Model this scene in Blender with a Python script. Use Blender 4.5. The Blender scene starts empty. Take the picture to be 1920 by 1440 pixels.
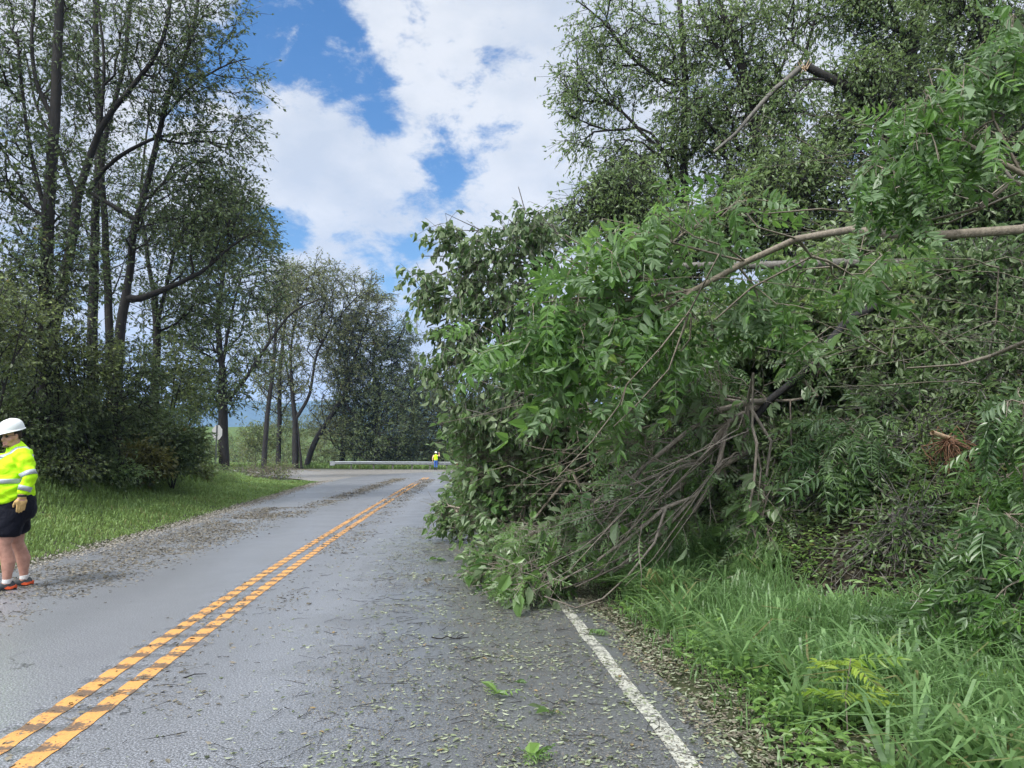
import bpy, bmesh, math, random
import numpy as np
from math import sin, cos, tan, atan, radians, pi
from mathutils import Vector, Matrix
from mathutils.bvhtree import BVHTree

random.seed(7)
S = bpy.context.scene
COL = S.collection
# ------------------------------------------------------------------ camera
F = 1423.0                     # focal length in photo pixels (1920 wide)
PIT = atan(132 / F)
CH = 1.5
cam = bpy.data.cameras.new('camera'); cam.sensor_width = 36; cam.lens = 36 * F / 1920
cam.clip_start = 0.05; cam.clip_end = 12000
camo = bpy.data.objects.new('camera', cam); COL.objects.link(camo)
camo.location = (0, 0, CH); camo.rotation_euler = (pi / 2 + PIT, 0, 0)
S.camera = camo

def P(px, py, Y):
    """point of the place seen at photo pixel px,py and lying Y metres ahead"""
    u = (px - 960) / F; v = (720 - py) / F
    t = Y / (cos(PIT) - v * sin(PIT))
    return np.array((u * t, Y, CH + t * (sin(PIT) + v * cos(PIT))))

# ------------------------------------------------------------------ world
SUN_EL, SUN_AZ = radians(52), radians(215)      # azimuth clockwise from +Y
W = bpy.data.worlds.new('World'); S.world = W; W.use_nodes = True
nt = W.node_tree; nt.nodes.clear()
def N(t, typ, **kw):
    n = t.nodes.new(typ)
    for k, v in kw.items(): setattr(n, k, v)
    return n
def mathn(t, op, a, b=None, clamp=False):
    n = N(t, 'ShaderNodeMath', operation=op, use_clamp=clamp)
    for i, x in enumerate((a, b)):
        if x is None: continue
        if isinstance(x, (int, float)): n.inputs[i].default_value = x
        else: t.links.new(x, n.inputs[i])
    return n.outputs[0]
def world_sky():
    L = nt.links.new
    tc = N(nt, 'ShaderNodeTexCoord')
    d = tc.outputs['Generated']
    sky = N(nt, 'ShaderNodeTexSky', sky_type='NISHITA', sun_disc=False, sun_elevation=SUN_EL, sun_rotation=SUN_AZ,
            air_density=1.3, dust_density=0.3, ozone_density=2.5)
    hs = N(nt, 'ShaderNodeHueSaturation'); L(sky.outputs[0], hs.inputs['Color'])
    hs.inputs['Saturation'].default_value = 1.35; hs.inputs['Hue'].default_value = .507; hs.inputs['Value'].default_value = SKY_V
    mp = N(nt, 'ShaderNodeMapping'); L(d, mp.inputs[0]); mp.inputs['Scale'].default_value = (1, 1, 1.7)
    n1 = N(nt, 'ShaderNodeTexNoise'); L(mp.outputs[0], n1.inputs['Vector'])
    n1.inputs['Scale'].default_value = 4.2; n1.inputs['Detail'].default_value = 12; n1.inputs['Roughness'].default_value = 0.62; n1.inputs['Distortion'].default_value = 0.35
    n2 = N(nt, 'ShaderNodeTexNoise'); L(mp.outputs[0], n2.inputs['Vector'])
    n2.inputs['Scale'].default_value = 6.5; n2.inputs['Detail'].default_value = 6; n2.inputs['Roughness'].default_value = 0.55
    # openings in the cloud cover: (px, py, radius px, weight)
    gaps = [(530, -10, 80, .40), (470, 60, 75, .30), (545, 95, 80, .5), (600, 90, 75, .5), (650, 150, 70, .5), (700, 195, 60, .45), (735, 225, 40, .3),
            (620, 20, 60, .25), (690, 95, 50, .2), (400, 130, 80, .25), (860, 250, 65, .28), (930, 250, 50, .22), (830, 285, 50, .3), (815, 338, 55, .42), (880, 355, 45, .3),
            (535, 425, 50, .42), (500, 440, 60, .35), (575, 405, 30, .2), (440, 330, 70, .2), (800, 440, 60, .22), (720, 560, 80, .25), (650, 470, 60, .1), (755, 480, 50, .1),
            (420, 480, 90, .25), (330, 300, 60, .2), (960, 20, 60, .0), (460, 780, 60, .1)]
    acc = None
    for px, py, r, w in gaps:
        c = P(px, py, 1.0) - np.array((0, 0, CH)); c = c / np.linalg.norm(c)
        vm = N(nt, 'ShaderNodeVectorMath', operation='DISTANCE'); L(d, vm.inputs[0]); vm.inputs[1].default_value = tuple(c)
        mr = N(nt, 'ShaderNodeMapRange', interpolation_type='SMOOTHSTEP'); L(vm.outputs['Value'], mr.inputs[0])
        mr.inputs[1].default_value = 0.25 * r / F; mr.inputs[2].default_value = 1.5 * r / F
        mr.inputs[3].default_value = w; mr.inputs[4].default_value = 0
        acc = mr.outputs[0] if acc is None else mathn(nt, 'ADD', acc, mr.outputs[0])
    acc = mathn(nt, 'MINIMUM', acc, 0.62)
    n3 = N(nt, 'ShaderNodeTexNoise'); L(mp.outputs[0], n3.inputs['Vector'])
    n3.inputs['Scale'].default_value = 14; n3.inputs['Detail'].default_value = 12; n3.inputs['Roughness'].default_value = 0.66; n3.inputs['Distortion'].default_value = 0.2
    nn = mathn(nt, 'ADD', mathn(nt, 'MULTIPLY', mathn(nt, 'SUBTRACT', n1.outputs['Fac'], .5), 1.1), mathn(nt, 'MULTIPLY', mathn(nt, 'SUBTRACT', n3.outputs['Fac'], .5), 2.1))
    m = mathn(nt, 'SUBTRACT', mathn(nt, 'ADD', nn, .635), acc)
    cov = N(nt, 'ShaderNodeMapRange', interpolation_type='SMOOTHSTEP'); L(m, cov.inputs[0])
    cov.inputs[1].default_value = 0.0; cov.inputs[2].default_value = 0.50
    cr = N(nt, 'ShaderNodeValToRGB'); L(n2.outputs['Fac'], cr.inputs[0])
    e = cr.color_ramp.elements
    e[0].position = 0.36; e[0].color = (0.64, 0.69, 0.77, 1); e[1].position = 0.6; e[1].color = (0.86, 0.875, 0.90, 1)
    k = N(nt, 'ShaderNodeVectorMath', operation='SCALE'); L(cr.outputs[0], k.inputs[0]); 
    # unseen clouds behind the viewer, towards the sun, are brightened to add fill light
    sd = (sin(SUN_AZ) * cos(SUN_EL), cos(SUN_AZ) * cos(SUN_EL), sin(SUN_EL))
    dt = N(nt, 'ShaderNodeVectorMath', operation='DOT_PRODUCT'); L(d, dt.inputs[0]); dt.inputs[1].default_value = sd
    g = N(nt, 'ShaderNodeMapRange', interpolation_type='SMOOTHSTEP'); L(dt.outputs['Value'], g.inputs[0])
    g.inputs[1].default_value = 0.2; g.inputs[2].default_value = 1.0; g.inputs[3].default_value = CLOUD; g.inputs[4].default_value = CLOUD * SUNSIDE
    L(g.outputs[0], k.inputs['Scale'])
    mx = N(nt, 'ShaderNodeMix', data_type='RGBA'); L(cov.outputs[0], mx.inputs[0]); L(hs.outputs[0], mx.inputs[6]); L(k.outputs[0], mx.inputs[7])
    bg = N(nt, 'ShaderNodeBackground'); L(mx.outputs[2], bg.inputs[0]); bg.inputs[1].default_value = 0.1
    out = N(nt, 'ShaderNodeOutputWorld'); L(bg.outputs[0], out.inputs[0])
EXPO = 1.08
HAZE = .0002
SKY_V, CLOUD, SUNSIDE = 0.7, 4.9, 3.6
world_sky()
sl = bpy.data.lights.new('sun', 'SUN'); sl.energy = 2.0; sl.angle = radians(10); sl.color = (1, .96, .9)
so = bpy.data.objects.new('sun', sl); COL.objects.link(so)
so.rotation_euler = Vector((sin(SUN_AZ) * cos(SUN_EL), cos(SUN_AZ) * cos(SUN_EL), sin(SUN_EL))).to_track_quat('Z', 'Y').to_euler()
so.location = (0, 0, 30)
S.view_settings.view_transform = 'Standard'; S.view_settings.look = 'None'; S.view_settings.gamma = 1
S.view_settings.exposure = EXPO
cy = S.cycles
cy.max_bounces = 6; cy.diffuse_bounces = 3; cy.glossy_bounces = 2; cy.transmission_bounces = 3; cy.volume_bounces = 0
cy.caustics_reflective = False; cy.caustics_refractive = False

# ------------------------------------------------------------------ tags
def tag(o, label=None, cat=None, group=None, kind=None):
    if label: o['label'] = label
    if cat: o['category'] = cat
    if group: o['group'] = group
    if kind: o['kind'] = kind
    return o
def empty(name, loc, rz=0, **kw):
    o = bpy.data.objects.new(name, None); COL.objects.link(o); o.location = Vector([float(c) for c in loc]); o.rotation_euler = (0, 0, rz)
    o.empty_display_size = .2
    return tag(o, **kw)
def link(name, me, mat=None, parent=None):
    o = bpy.data.objects.new(name, me); COL.objects.link(o)
    if mat: me.materials.append(mat)
    if parent: o.parent = parent
    return o

# ------------------------------------------------------------------ materials
def mat(name):
    m = bpy.data.materials.new(name); m.use_nodes = True
    t = m.node_tree; t.nodes.clear()
    out = N(t, 'ShaderNodeOutputMaterial'); b = N(t, 'ShaderNodeBsdfPrincipled')
    t.links.new(b.outputs[0], out.inputs[0])
    return m, t, b, out
def ramp(t, src, stops):
    c = N(t, 'ShaderNodeValToRGB'); t.links.new(src, c.inputs[0]); e = c.color_ramp.elements
    while len(e) < len(stops): e.new(0.5)
    for x, (p, col) in zip(e, stops):
        x.position = p; x.color = (*col, 1)
    return c.outputs[0]
def noise(t, scale, detail=4, rough=.55, vec=None, dist=0):
    n = N(t, 'ShaderNodeTexNoise')
    n.inputs['Scale'].default_value = scale; n.inputs['Detail'].default_value = detail; n.inputs['Roughness'].default_value = rough
    n.inputs['Distortion'].default_value = dist
    if vec is None:
        tc = N(t, 'ShaderNodeTexCoord'); vec = tc.outputs['Object']
    t.links.new(vec, n.inputs['Vector'])
    return n.outputs['Fac']
def bump(t, b, h, strength=.4, dist=.01):
    n = N(t, 'ShaderNodeBump'); n.inputs['Strength'].default_value = strength; n.inputs['Distance'].default_value = dist
    t.links.new(h, n.inputs['Height']); t.links.new(n.outputs[0], b.inputs['Normal'])
def mixc(t, f, a, b):
    n = N(t, 'ShaderNodeMix', data_type='RGBA')
    for i, x in ((0, f), (6, a), (7, b)):
        if isinstance(x, (tuple, list)): n.inputs[i].default_value = (*x, 1)
        elif isinstance(x, (int, float)): n.inputs[i].default_value = x
        else: t.links.new(x, n.inputs[i])
    return n.outputs[2]
def plain(name, col, rough=.6, metal=0, var=.15, scale=20, bmp=0):
    m, t, b, o = mat(name)
    n = noise(t, scale)
    c = ramp(t, n, [(.3, tuple(x * (1 - var) for x in col)), (.7, tuple(min(1, x * (1 + var)) for x in col))])
    t.links.new(c, b.inputs['Base Color']); b.inputs['Roughness'].default_value = rough; b.inputs['Metallic'].default_value = metal
    if bmp: bump(t, b, n, bmp, .01)
    return m
def leafmat(name, dark, light, under, trans=.3, rough=.42, spec=.5, odd=None):
    m, t, b, out = mat(name)
    a = N(t, 'ShaderNodeAttribute', attribute_name='rnd')
    st = [(0, dark), (.85, light)]
    if odd: st = [(0, dark), (.8, light), (.93, light), (.97, odd)]
    c = ramp(t, a.outputs['Fac'], st)
    g = N(t, 'ShaderNodeNewGeometry')
    c2 = mixc(t, g.outputs['Backfacing'], c, under)
    t.links.new(c2, b.inputs['Base Color']); b.inputs['Roughness'].default_value = rough
    b.inputs['Specular IOR Level'].default_value = spec
    tr = N(t, 'ShaderNodeBsdfTranslucent')
    hs = N(t, 'ShaderNodeHueSaturation'); t.links.new(c, hs.inputs['Color']); hs.inputs['Value'].default_value = 1.6; hs.inputs['Hue'].default_value = .485
    t.links.new(hs.outputs[0], tr.inputs[0])
    mx = N(t, 'ShaderNodeMixShader'); mx.inputs[0].default_value = trans
    t.links.new(b.outputs[0], mx.inputs[1]); t.links.new(tr.outputs[0], mx.inputs[2]); t.links.new(mx.outputs[0], out.inputs[0])
    return m
def barkmat(name, a, bb, scale=14):
    m, t, b, o = mat(name)
    tc = N(t, 'ShaderNodeTexCoord'); mp = N(t, 'ShaderNodeMapping'); t.links.new(tc.outputs['Object'], mp.inputs[0]); mp.inputs['Scale'].default_value = (1, 1, .35)
    n = noise(t, scale, 6, .65, mp.outputs[0]); n2 = noise(t, 1.3, 3)
    c = ramp(t, n, [(.35, a), (.62, bb)])
    c = mixc(t, n2, c, tuple(x * .75 for x in a))
    t.links.new(c, b.inputs['Base Color']); b.inputs['Roughness'].default_value = .85
    bump(t, b, n, .8, .02)
    return m
M = {}
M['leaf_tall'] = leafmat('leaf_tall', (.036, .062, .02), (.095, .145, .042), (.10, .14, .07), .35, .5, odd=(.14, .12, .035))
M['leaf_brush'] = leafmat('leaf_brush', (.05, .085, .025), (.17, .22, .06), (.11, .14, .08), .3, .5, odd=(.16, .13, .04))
M['leaf_yellow'] = leafmat('leaf_yellow', (.07, .085, .018), (.14, .14, .03), (.14, .15, .06), .35, .5)
M['leaf_far'] = leafmat('leaf_far', (.075, .11, .04), (.18, .21, .075), (.13, .14, .08), .3, .6, odd=(.17, .13, .05))
M['leaf_fardark'] = leafmat('leaf_fardark', (.07, .11, .038), (.16, .21, .07), (.08, .11, .07), .25, .6)
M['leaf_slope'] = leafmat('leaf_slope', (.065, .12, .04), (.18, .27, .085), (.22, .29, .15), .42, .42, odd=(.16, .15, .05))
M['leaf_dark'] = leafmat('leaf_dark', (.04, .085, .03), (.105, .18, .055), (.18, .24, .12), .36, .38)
M['leaf_pinnate'] = leafmat('leaf_pinnate', (.04, .10, .024), (.115, .235, .048), (.17, .26, .13), .45, .42, odd=(.17, .25, .05))
M['leaf_blue'] = leafmat('leaf_blue', (.035, .085, .026), (.085, .155, .045), (.14, .21, .11), .3, .33)
M['leaf_road'] = leafmat('leaf_road', (.052, .115, .034), (.135, .235, .068), (.24, .32, .18), .38, .38, odd=(.10, .16, .04))
M['grass'] = leafmat('grass', (.07, .14, .045), (.20, .33, .13), (.17, .30, .11), .45, .36, odd=(.22, .20, .09))
M['grass_left'] = leafmat('grass_left', (.08, .15, .035), (.18, .28, .075), (.12, .18, .055), .35, .55, odd=(.22, .2, .08))
M['weed'] = leafmat('weed', (.075, .16, .035), (.19, .32, .08), (.14, .22, .09), .4, .4)
M['sumac'] = leafmat('sumac', (.14, .24, .03), (.26, .36, .05), (.22, .3, .09), .45, .4)
M['litter'] = leafmat('litter', (.035, .045, .02), (.18, .215, .11), (.27, .30, .20), .1, .55, odd=(.24, .17, .07))
M['litter_dry'] = leafmat('litter_dry', (.035, .03, .02), (.13, .115, .08), (.17, .15, .11), .05, .7)
M['litter_slope'] = leafmat('litter_slope', (.018, .016, .010), (.12, .10, .065), (.15, .15, .10), .05, .6)
M['bark_dark'] = barkmat('bark_dark', (.010, .009, .008), (.034, .03, .027))
M['bark_grey'] = barkmat('bark_grey', (.08, .075, .066), (.26, .245, .215), 30)
M['bark_pale'] = barkmat('bark_pale', (.17, .145, .11), (.36, .31, .24), 40)
M['bark_red'] = barkmat('bark_red', (.17, .145, .12), (.45, .39, .33), 40)
M['bark_black'] = barkmat('bark_black', (.006, .006, .007), (.022, .02, .02))
M['wood'] = plain('split_wood', (.46, .33, .21), .7, 0, .25, 60, .5)
M['root'] = plain('root_fibre', (.17, .085, .045), .8, 0, .4, 30, .3)

# ------------------------------------------------------------------ numpy meshes
def npmesh(name, V, quads=None, tris=None, rnd=None, smooth=False):
    V = np.asarray(V, np.float32)
    me = bpy.data.meshes.new(name); me.vertices.add(len(V)); me.vertices.foreach_set('co', V.ravel())
    q = np.zeros((0, 4), np.int32) if quads is None else np.asarray(quads, np.int32)
    tr = np.zeros((0, 3), np.int32) if tris is None else np.asarray(tris, np.int32)
    nl = q.size + tr.size; me.loops.add(nl); me.polygons.add(len(q) + len(tr))
    me.loops.foreach_set('vertex_index', np.concatenate((q.ravel(), tr.ravel())).astype(np.int32))
    st = np.concatenate((np.arange(len(q)) * 4, q.size + np.arange(len(tr)) * 3)).astype(np.int32)
    me.polygons.foreach_set('loop_start', st)
    try:
        me.polygons.foreach_set('loop_total', np.concatenate((np.full(len(q), 4), np.full(len(tr), 3))).astype(np.int32))
    except Exception: pass
    if rnd is not None:
        a = me.attributes.new('rnd', 'FLOAT', 'POINT'); a.data.foreach_set('value', np.asarray(rnd, np.float32))
    me.polygons.foreach_set('use_smooth', np.full(len(q) + len(tr), smooth))
    me.update(calc_edges=True)
    return me
def nrm(a): return a / np.maximum(np.linalg.norm(a, axis=-1, keepdims=True), 1e-9)

# leaf templates: (verts, quads, per vertex random offset); leaf runs along +x, faces +z
def T_simple(w=.5, bend=.12, fold=.1):
    v = np.array([(0, 0, 0), (.3, .5 * w, fold), (.68, .38 * w, fold * .6), (1, 0, -bend), (.68, -.38 * w, fold * .6), (.3, -.5 * w, fold)], float)
    return v, np.array([(0, 3, 2, 1), (0, 5, 4, 3)]), np.zeros(6)
def T_quad(w=.5, bend=.1):
    v = np.array([(0, 0, 0), (.5, .5 * w, .05), (1, 0, -bend), (.5, -.5 * w, .05)], float)
    return v, np.array([(0, 3, 2, 1)]), np.zeros(4)
def T_spray(n, seed, w=.45):
    """a little spray of n far leaves"""
    r = np.random.default_rng(seed); vs = []; q = []; rr = []
    for i in range(n):
        b = np.array((r.uniform(-.5, .9), r.normal(0, .35), r.normal(0, .3)))
        d = nrm(np.array((1, 0, 0)) + r.normal(0, .6, 3)); s = nrm(np.cross(d, r.normal(0, 1, 3))); l = r.uniform(.35, .6)
        vs += [b, b + d * l * .5 + s * l * w * .5, b + d * l, b + d * l * .5 - s * l * w * .5]; k = 4 * i; q.append((k, k + 3, k + 2, k + 1)); rr += [r.uniform(-.2, .2)] * 4
    return np.array(vs), np.array(q), np.array(rr)
def T_pinnate(pairs=6, seed=0, droop=.35, width=.33, lw=.3, quad=False):
    r = np.random.default_rng(seed); vs = []; qs = []; rr = []
    def rach(t): return np.array((t * (1 - .12 * droop * t), .05 * sin(3 * t + seed), -droop * t * t))
    for i in range(pairs * 2 + 1):
        if i == pairs * 2: t = 1.0; ang = 0
        else: t = .18 + .78 * (i // 2) / max(1, pairs - 1) + r.uniform(-.01, .01); ang = (1 if i % 2 else -1) * r.uniform(.9, 1.25)
        b = rach(t); l = width * (1 - .35 * abs(t - .45)) * r.uniform(.85, 1.1)
        d = np.array((cos(ang), sin(ang), -.25 - droop * .6 * t + r.uniform(-.2, .12))); d = d / np.linalg.norm(d)
        up = np.array((0, 0, 1.)) + r.normal(0, .25, 3); s = np.cross(up, d); s /= np.linalg.norm(s); up = np.cross(d, s)
        k = len(vs)
        if quad:
            vs += [b, b + d * l * .45 + s * l * lw * .5, b + d * l, b + d * l * .45 - s * l * lw * .5]; qs.append((k, k + 3, k + 2, k + 1)); n = 4
        else:
            f = .06 * l
            vs += [b, b + d * l * .28 + s * l * lw * .5 + up * f, b + d * l * .68 + s * l * lw * .36 + up * f * .5, b + d * l - up * l * .1,
                   b + d * l * .68 - s * l * lw * .36 + up * f * .5, b + d * l * .28 - s * l * lw * .5 + up * f]
            qs += [(k, k + 3, k + 2, k + 1), (k, k + 5, k + 4, k + 3)]; n = 6
        rr += [r.uniform(-.12, .12)] * n
    ts = np.linspace(0, 1, 4)
    for a, c in zip(ts[:-1], ts[1:]):
        k = len(vs); A, C = rach(a), rach(c); w = np.array((0, .008, 0)); vs += [A + w, C + w * .5, C - w * .5, A - w]; qs.append((k, k + 1, k + 2, k + 3)); rr += [.1] * 4
    return np.array(vs), np.array(qs), np.array(rr)
def place(tpls, pos, xd, zd, sc, rng, rnd=None):
    """scatter leaf templates; returns verts, quads, rnd"""
    n = len(pos); which = rng.integers(0, len(tpls), n)
    base = rng.uniform(0, 1, n) if rnd is None else rnd
    xd = nrm(xd); yd = nrm(np.cross(zd, xd)); zz = np.cross(xd, yd)
    Vs, Qs, Rs = [], [], []; off = 0
    for k, (tv, tq, trr) in enumerate(tpls):
        ix = np.where(which == k)[0]
        if not len(ix): continue
        R = np.stack((xd[ix], yd[ix], zz[ix]), 1)                   # n,3,3
        v = np.einsum('vi,nij->nvj', tv, R) * sc[ix][:, None, None] + pos[ix][:, None, :]
        m = len(tv); Vs.append(v.reshape(-1, 3))
        Qs.append((tq[None] + (np.arange(len(ix)) * m)[:, None, None] + off).reshape(-1, 4)); off += len(ix) * m
        Rs.append(np.clip(base[ix][:, None] + trr[None], 0, 1).ravel())
    return np.concatenate(Vs), np.concatenate(Qs), np.concatenate(Rs)
def leafmesh(name, tpls, pos, xd, zd, sc, rng, rnd=None, origin=None):
    v, q, r = place(tpls, pos, xd, zd, sc, rng, rnd)
    if origin is not None: v = v - np.asarray(origin)
    return npmesh(name, v, q, rnd=r)

# ------------------------------------------------------------------ road line and ground
cl = [(-1.3, -16), (-2.2, 0), (-2.5, 4), (-2.68, 6), (-2.94, 9), (-3.4, 15), (-4.15, 26), (-4.9, 38), (-5.55, 50)]
hd = math.atan2(-.65, 12); cx, cyy = cl[-1]; Rr = 30
for k in range(1, 25):
    a = k * radians(4.2)
    h0 = hd
    cl.append((cx + Rr * (cos(h0) - cos(h0 + a)), cyy + Rr * (sin(h0 + a) - sin(h0))))
ex, ey = cl[-1]; cl.append((ex + 40, ey - 8)); cl.append((ex + 90, ey - 20))
cl = np.array(cl)
def catmull(p, step):
    p = np.asarray(p, float); P0 = np.vstack((2 * p[0] - p[1], p, 2 * p[-1] - p[-2])); out = []
    for i in range(1, len(P0) - 2):
        a, b, c, d = P0[i - 1], P0[i], P0[i + 1], P0[i + 2]
        n = max(1, int(np.linalg.norm(c[:3] - b[:3]) / step)); t = np.linspace(0, 1, n, endpoint=False)[:, None]
        out.append(.5 * (2 * b + (c - a) * t + (2 * a - 5 * b + 4 * c - d) * t ** 2 + (3 * b - a - 3 * c + d) * t ** 3))
    out.append(P0[-2][None]); return np.vstack(out)
fine = catmull(cl, .05)
RS = np.concatenate(([0], np.cumsum(np.linalg.norm(np.diff(fine, axis=0), axis=1))))
def road_at(s):
    x = np.interp(s, RS, fine[:, 0]); y = np.interp(s, RS, fine[:, 1])
    dx = np.interp(s + .3, RS, fine[:, 0]) - np.interp(s - .3, RS, fine[:, 0]); dy = np.interp(s + .3, RS, fine[:, 1]) - np.interp(s - .3, RS, fine[:, 1])
    l = np.hypot(dx, dy); return x, y, dy / l, -dx / l           # right normal
S_Y = lambda Y: float(np.interp(Y, fine[:1500, 1], RS[:1500]))
S0 = S_Y(0.)
def left_w(s): return np.interp(s - S0, [-16, 12, 16, 20, 26, 34, 41, 50, 60, 80, 200], [3.4, 3.45, 3.5, 3.75, 4.15, 4.7, 5.2, 5.0, 4.4, 4.0, 4.0])
def right_w(s): return np.full_like(np.asarray(s, float), 3.62)
coarse = fine[::20]; cs = RS[::20]
cn = np.stack(road_at(cs)[2:], 1)
def lateral(x, y):
    """signed distance right of the centre line, and arc length"""
    x = np.asarray(x, float); y = np.asarray(y, float); sh = x.shape; xf, yf = x.ravel(), y.ravel()
    dl = np.empty(len(xf)); sl_ = np.empty(len(xf))
    for i in range(0, len(xf), 20000):
        dx = xf[i:i + 20000, None] - coarse[None, :, 0]; dy = yf[i:i + 20000, None] - coarse[None, :, 1]
        d2 = dx * dx + dy * dy; j = d2.argmin(1); r = np.arange(len(j))
        sg = np.sign(dx[r, j] * cn[j, 0] + dy[r, j] * cn[j, 1]); dl[i:i + 20000] = np.sqrt(d2[r, j]) * sg
        near = d2[r, j] < 9e4
        al = dx[r, j] * -cn[j, 1] + dy[r, j] * cn[j, 0]; sl_[i:i + 20000] = cs[j] + np.clip(al, -1, 1)
    return dl.reshape(sh), sl_.reshape(sh)
def vnoise(x, y, sc, seed=0):
    x = np.asarray(x) * sc + seed * 17.3; y = np.asarray(y) * sc + seed * 9.1
    xi = np.floor(x).astype(int); yi = np.floor(y).astype(int); fx = x - xi; fy = y - yi
    fx = fx * fx * (3 - 2 * fx); fy = fy * fy * (3 - 2 * fy)
    def h(a, b): 
        v = np.sin(a * 127.1 + b * 311.7 + seed) * 43758.5453; return v - np.floor(v)
    return (h(xi, yi) * (1 - fx) + h(xi + 1, yi) * fx) * (1 - fy) + (h(xi, yi + 1) * (1 - fx) + h(xi + 1, yi + 1) * fx) * fy
def sstep(a, b, x):
    t = np.clip((x - a) / (b - a), 0, 1); return t * t * (3 - 2 * t)
def ground_h(x, y):
    x = np.asarray(x, float); y = np.asarray(y, float)
    d, s = lateral(x, y)
    h = np.full(x.shape, -.05)
    # right: grass strip then steep wooded bank
    dr = d - 3.62
    inside = sstep(0, .5, dr)
    foot = 1.35 + .95 * sstep(3, 9, y) * 0 + .6 * vnoise(y, y * 0, .3, 3) - .5 * sstep(6.2, 8.5, y)
    foot = foot + .9 * (1 - sstep(4.5, 7.5, y))
    rise = np.maximum(0, dr - foot)
    bank = 8.5 * (1 - np.exp(-rise * .115)) 
    n = (vnoise(x, y, .9, 1) - .5) * .35 + (vnoise(x, y, 2.6, 2) - .5) * .14
    hr = .05 * inside + bank + n * sstep(0, 1.5, rise) + inside * (vnoise(x, y, 1.7, 5) - .3) * .07
    h = np.where(dr > 0, -.05 + .05 * sstep(0, .25, dr) + hr, h)
    # left: verge, then a low bank that dies out at the side road
    dlx = -d - left_w(s)
    f = 1 - sstep(27, 39, y)
    hl = .05 * sstep(0, .5, dlx) + f * (.18 * sstep(.3, 2.2, dlx) + .95 * sstep(1.8, 5.5, dlx) + 1.3 * sstep(5, 10, dlx)) + (vnoise(x, y, .7, 7) - .5) * .2 * sstep(1, 4, dlx) * f
    h = np.where((dlx > 0) & (d < 0), -.05 + hl, h)
    # beyond the junction
    far = sstep(76, 82, y) * (d < 0)
    flat = sstep(41, 44, y) * (1 - sstep(74, 77, y)) * (d < 0)
    h = np.where(flat > 0, h * (1 - flat) - .05 * flat, h)
    h = h + far * (.15 + (vnoise(x, y, .25, 4) - .5) * .3)
    hill = 9.5 * np.exp(-(((x + 80) / 75) ** 2)) * sstep(110, 230, y) - 2.0 * sstep(85, 110, y) * (1 - sstep(120, 200, y))
    h = h + np.where(d < 0, hill, 0)
    h = h - 26 * sstep(320, 700, y)
    return h

def grid(xs, ys, hf, name, m, kind='structure', parent=None, cut=None):
    X, Y = np.meshgrid(xs, ys); Z = hf(X, Y)
    V = np.stack((X, Y, Z), -1).reshape(-1, 3); nx, ny = len(xs), len(ys)
    i = np.arange((ny - 1) * (nx - 1)); r = i // (nx - 1); c = i % (nx - 1); a = r * nx + c
    q = np.stack((a, a + 1, a + nx + 1, a + nx), 1)
    o = link(name, npmesh(name, V, q, smooth=True), m, parent)
    if kind: o['kind'] = kind
    return o
def ground_material():
    m, t, b, o = mat('ground')
    g = N(t, 'ShaderNodeNewGeometry'); pos = g.outputs['Position']
    at = N(t, 'ShaderNodeAttribute', attribute_name='zone')     # 0 soil under trees, 1 grass, 2 field
    n = noise(t, 9, 8, .7, pos); n2 = noise(t, .8, 4, .6, pos)
    soil = ramp(t, n, [(.3, (.010, .009, .006)), (.5, (.028, .024, .016)), (.7, (.06, .05, .034))])
    gr = ramp(t, n, [(.3, (.02, .026, .012)), (.7, (.06, .07, .03))])
    field = ramp(t, n2, [(.3, (.055, .095, .03)), (.7, (.095, .14, .04))])
    c = mixc(t, mathn(t, 'MINIMUM', at.outputs['Fac'], 1.0), soil, gr)
    c = mixc(t, mathn(t, 'SUBTRACT', at.outputs['Fac'], 1.0, True), c, field)
    t.links.new(c, b.inputs['Base Color']); b.inputs['Roughness'].default_value = .95; b.inputs['Specular IOR Level'].default_value = .2
    bump(t, b, n, .7, .03)
    return m
def spaced(a, b, s0, growth, mid):
    """1-D samples fine near mid and coarser outward"""
    out = [mid]; s = s0; x = mid
    while x < b: x += s; s *= growth; out.append(min(x, b))
    s = s0; x = mid
    while x > a: x -= s; s *= growth; out.insert(0, max(x, a))
    return np.array(out)
gx = spaced(-900, 900, .12, 1.017, 3.5); gy = spaced(-30, 1600, .14, 1.016, 6)
go = grid(gx, gy, ground_h, 'ground', ground_material())
X, Y = np.meshgrid(gx, gy); dd, ss = lateral(X, Y)
zone = np.where(dd > 0, 1 - sstep(5.0, 5.6, dd), 1 - sstep(8, 12, -dd) * (1 - sstep(36, 42, Y))) + sstep(95, 125, Y)
a_ = go.data.attributes.new('zone', 'FLOAT', 'POINT'); a_.data.foreach_set('value', zone.ravel().astype(np.float32))

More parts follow.
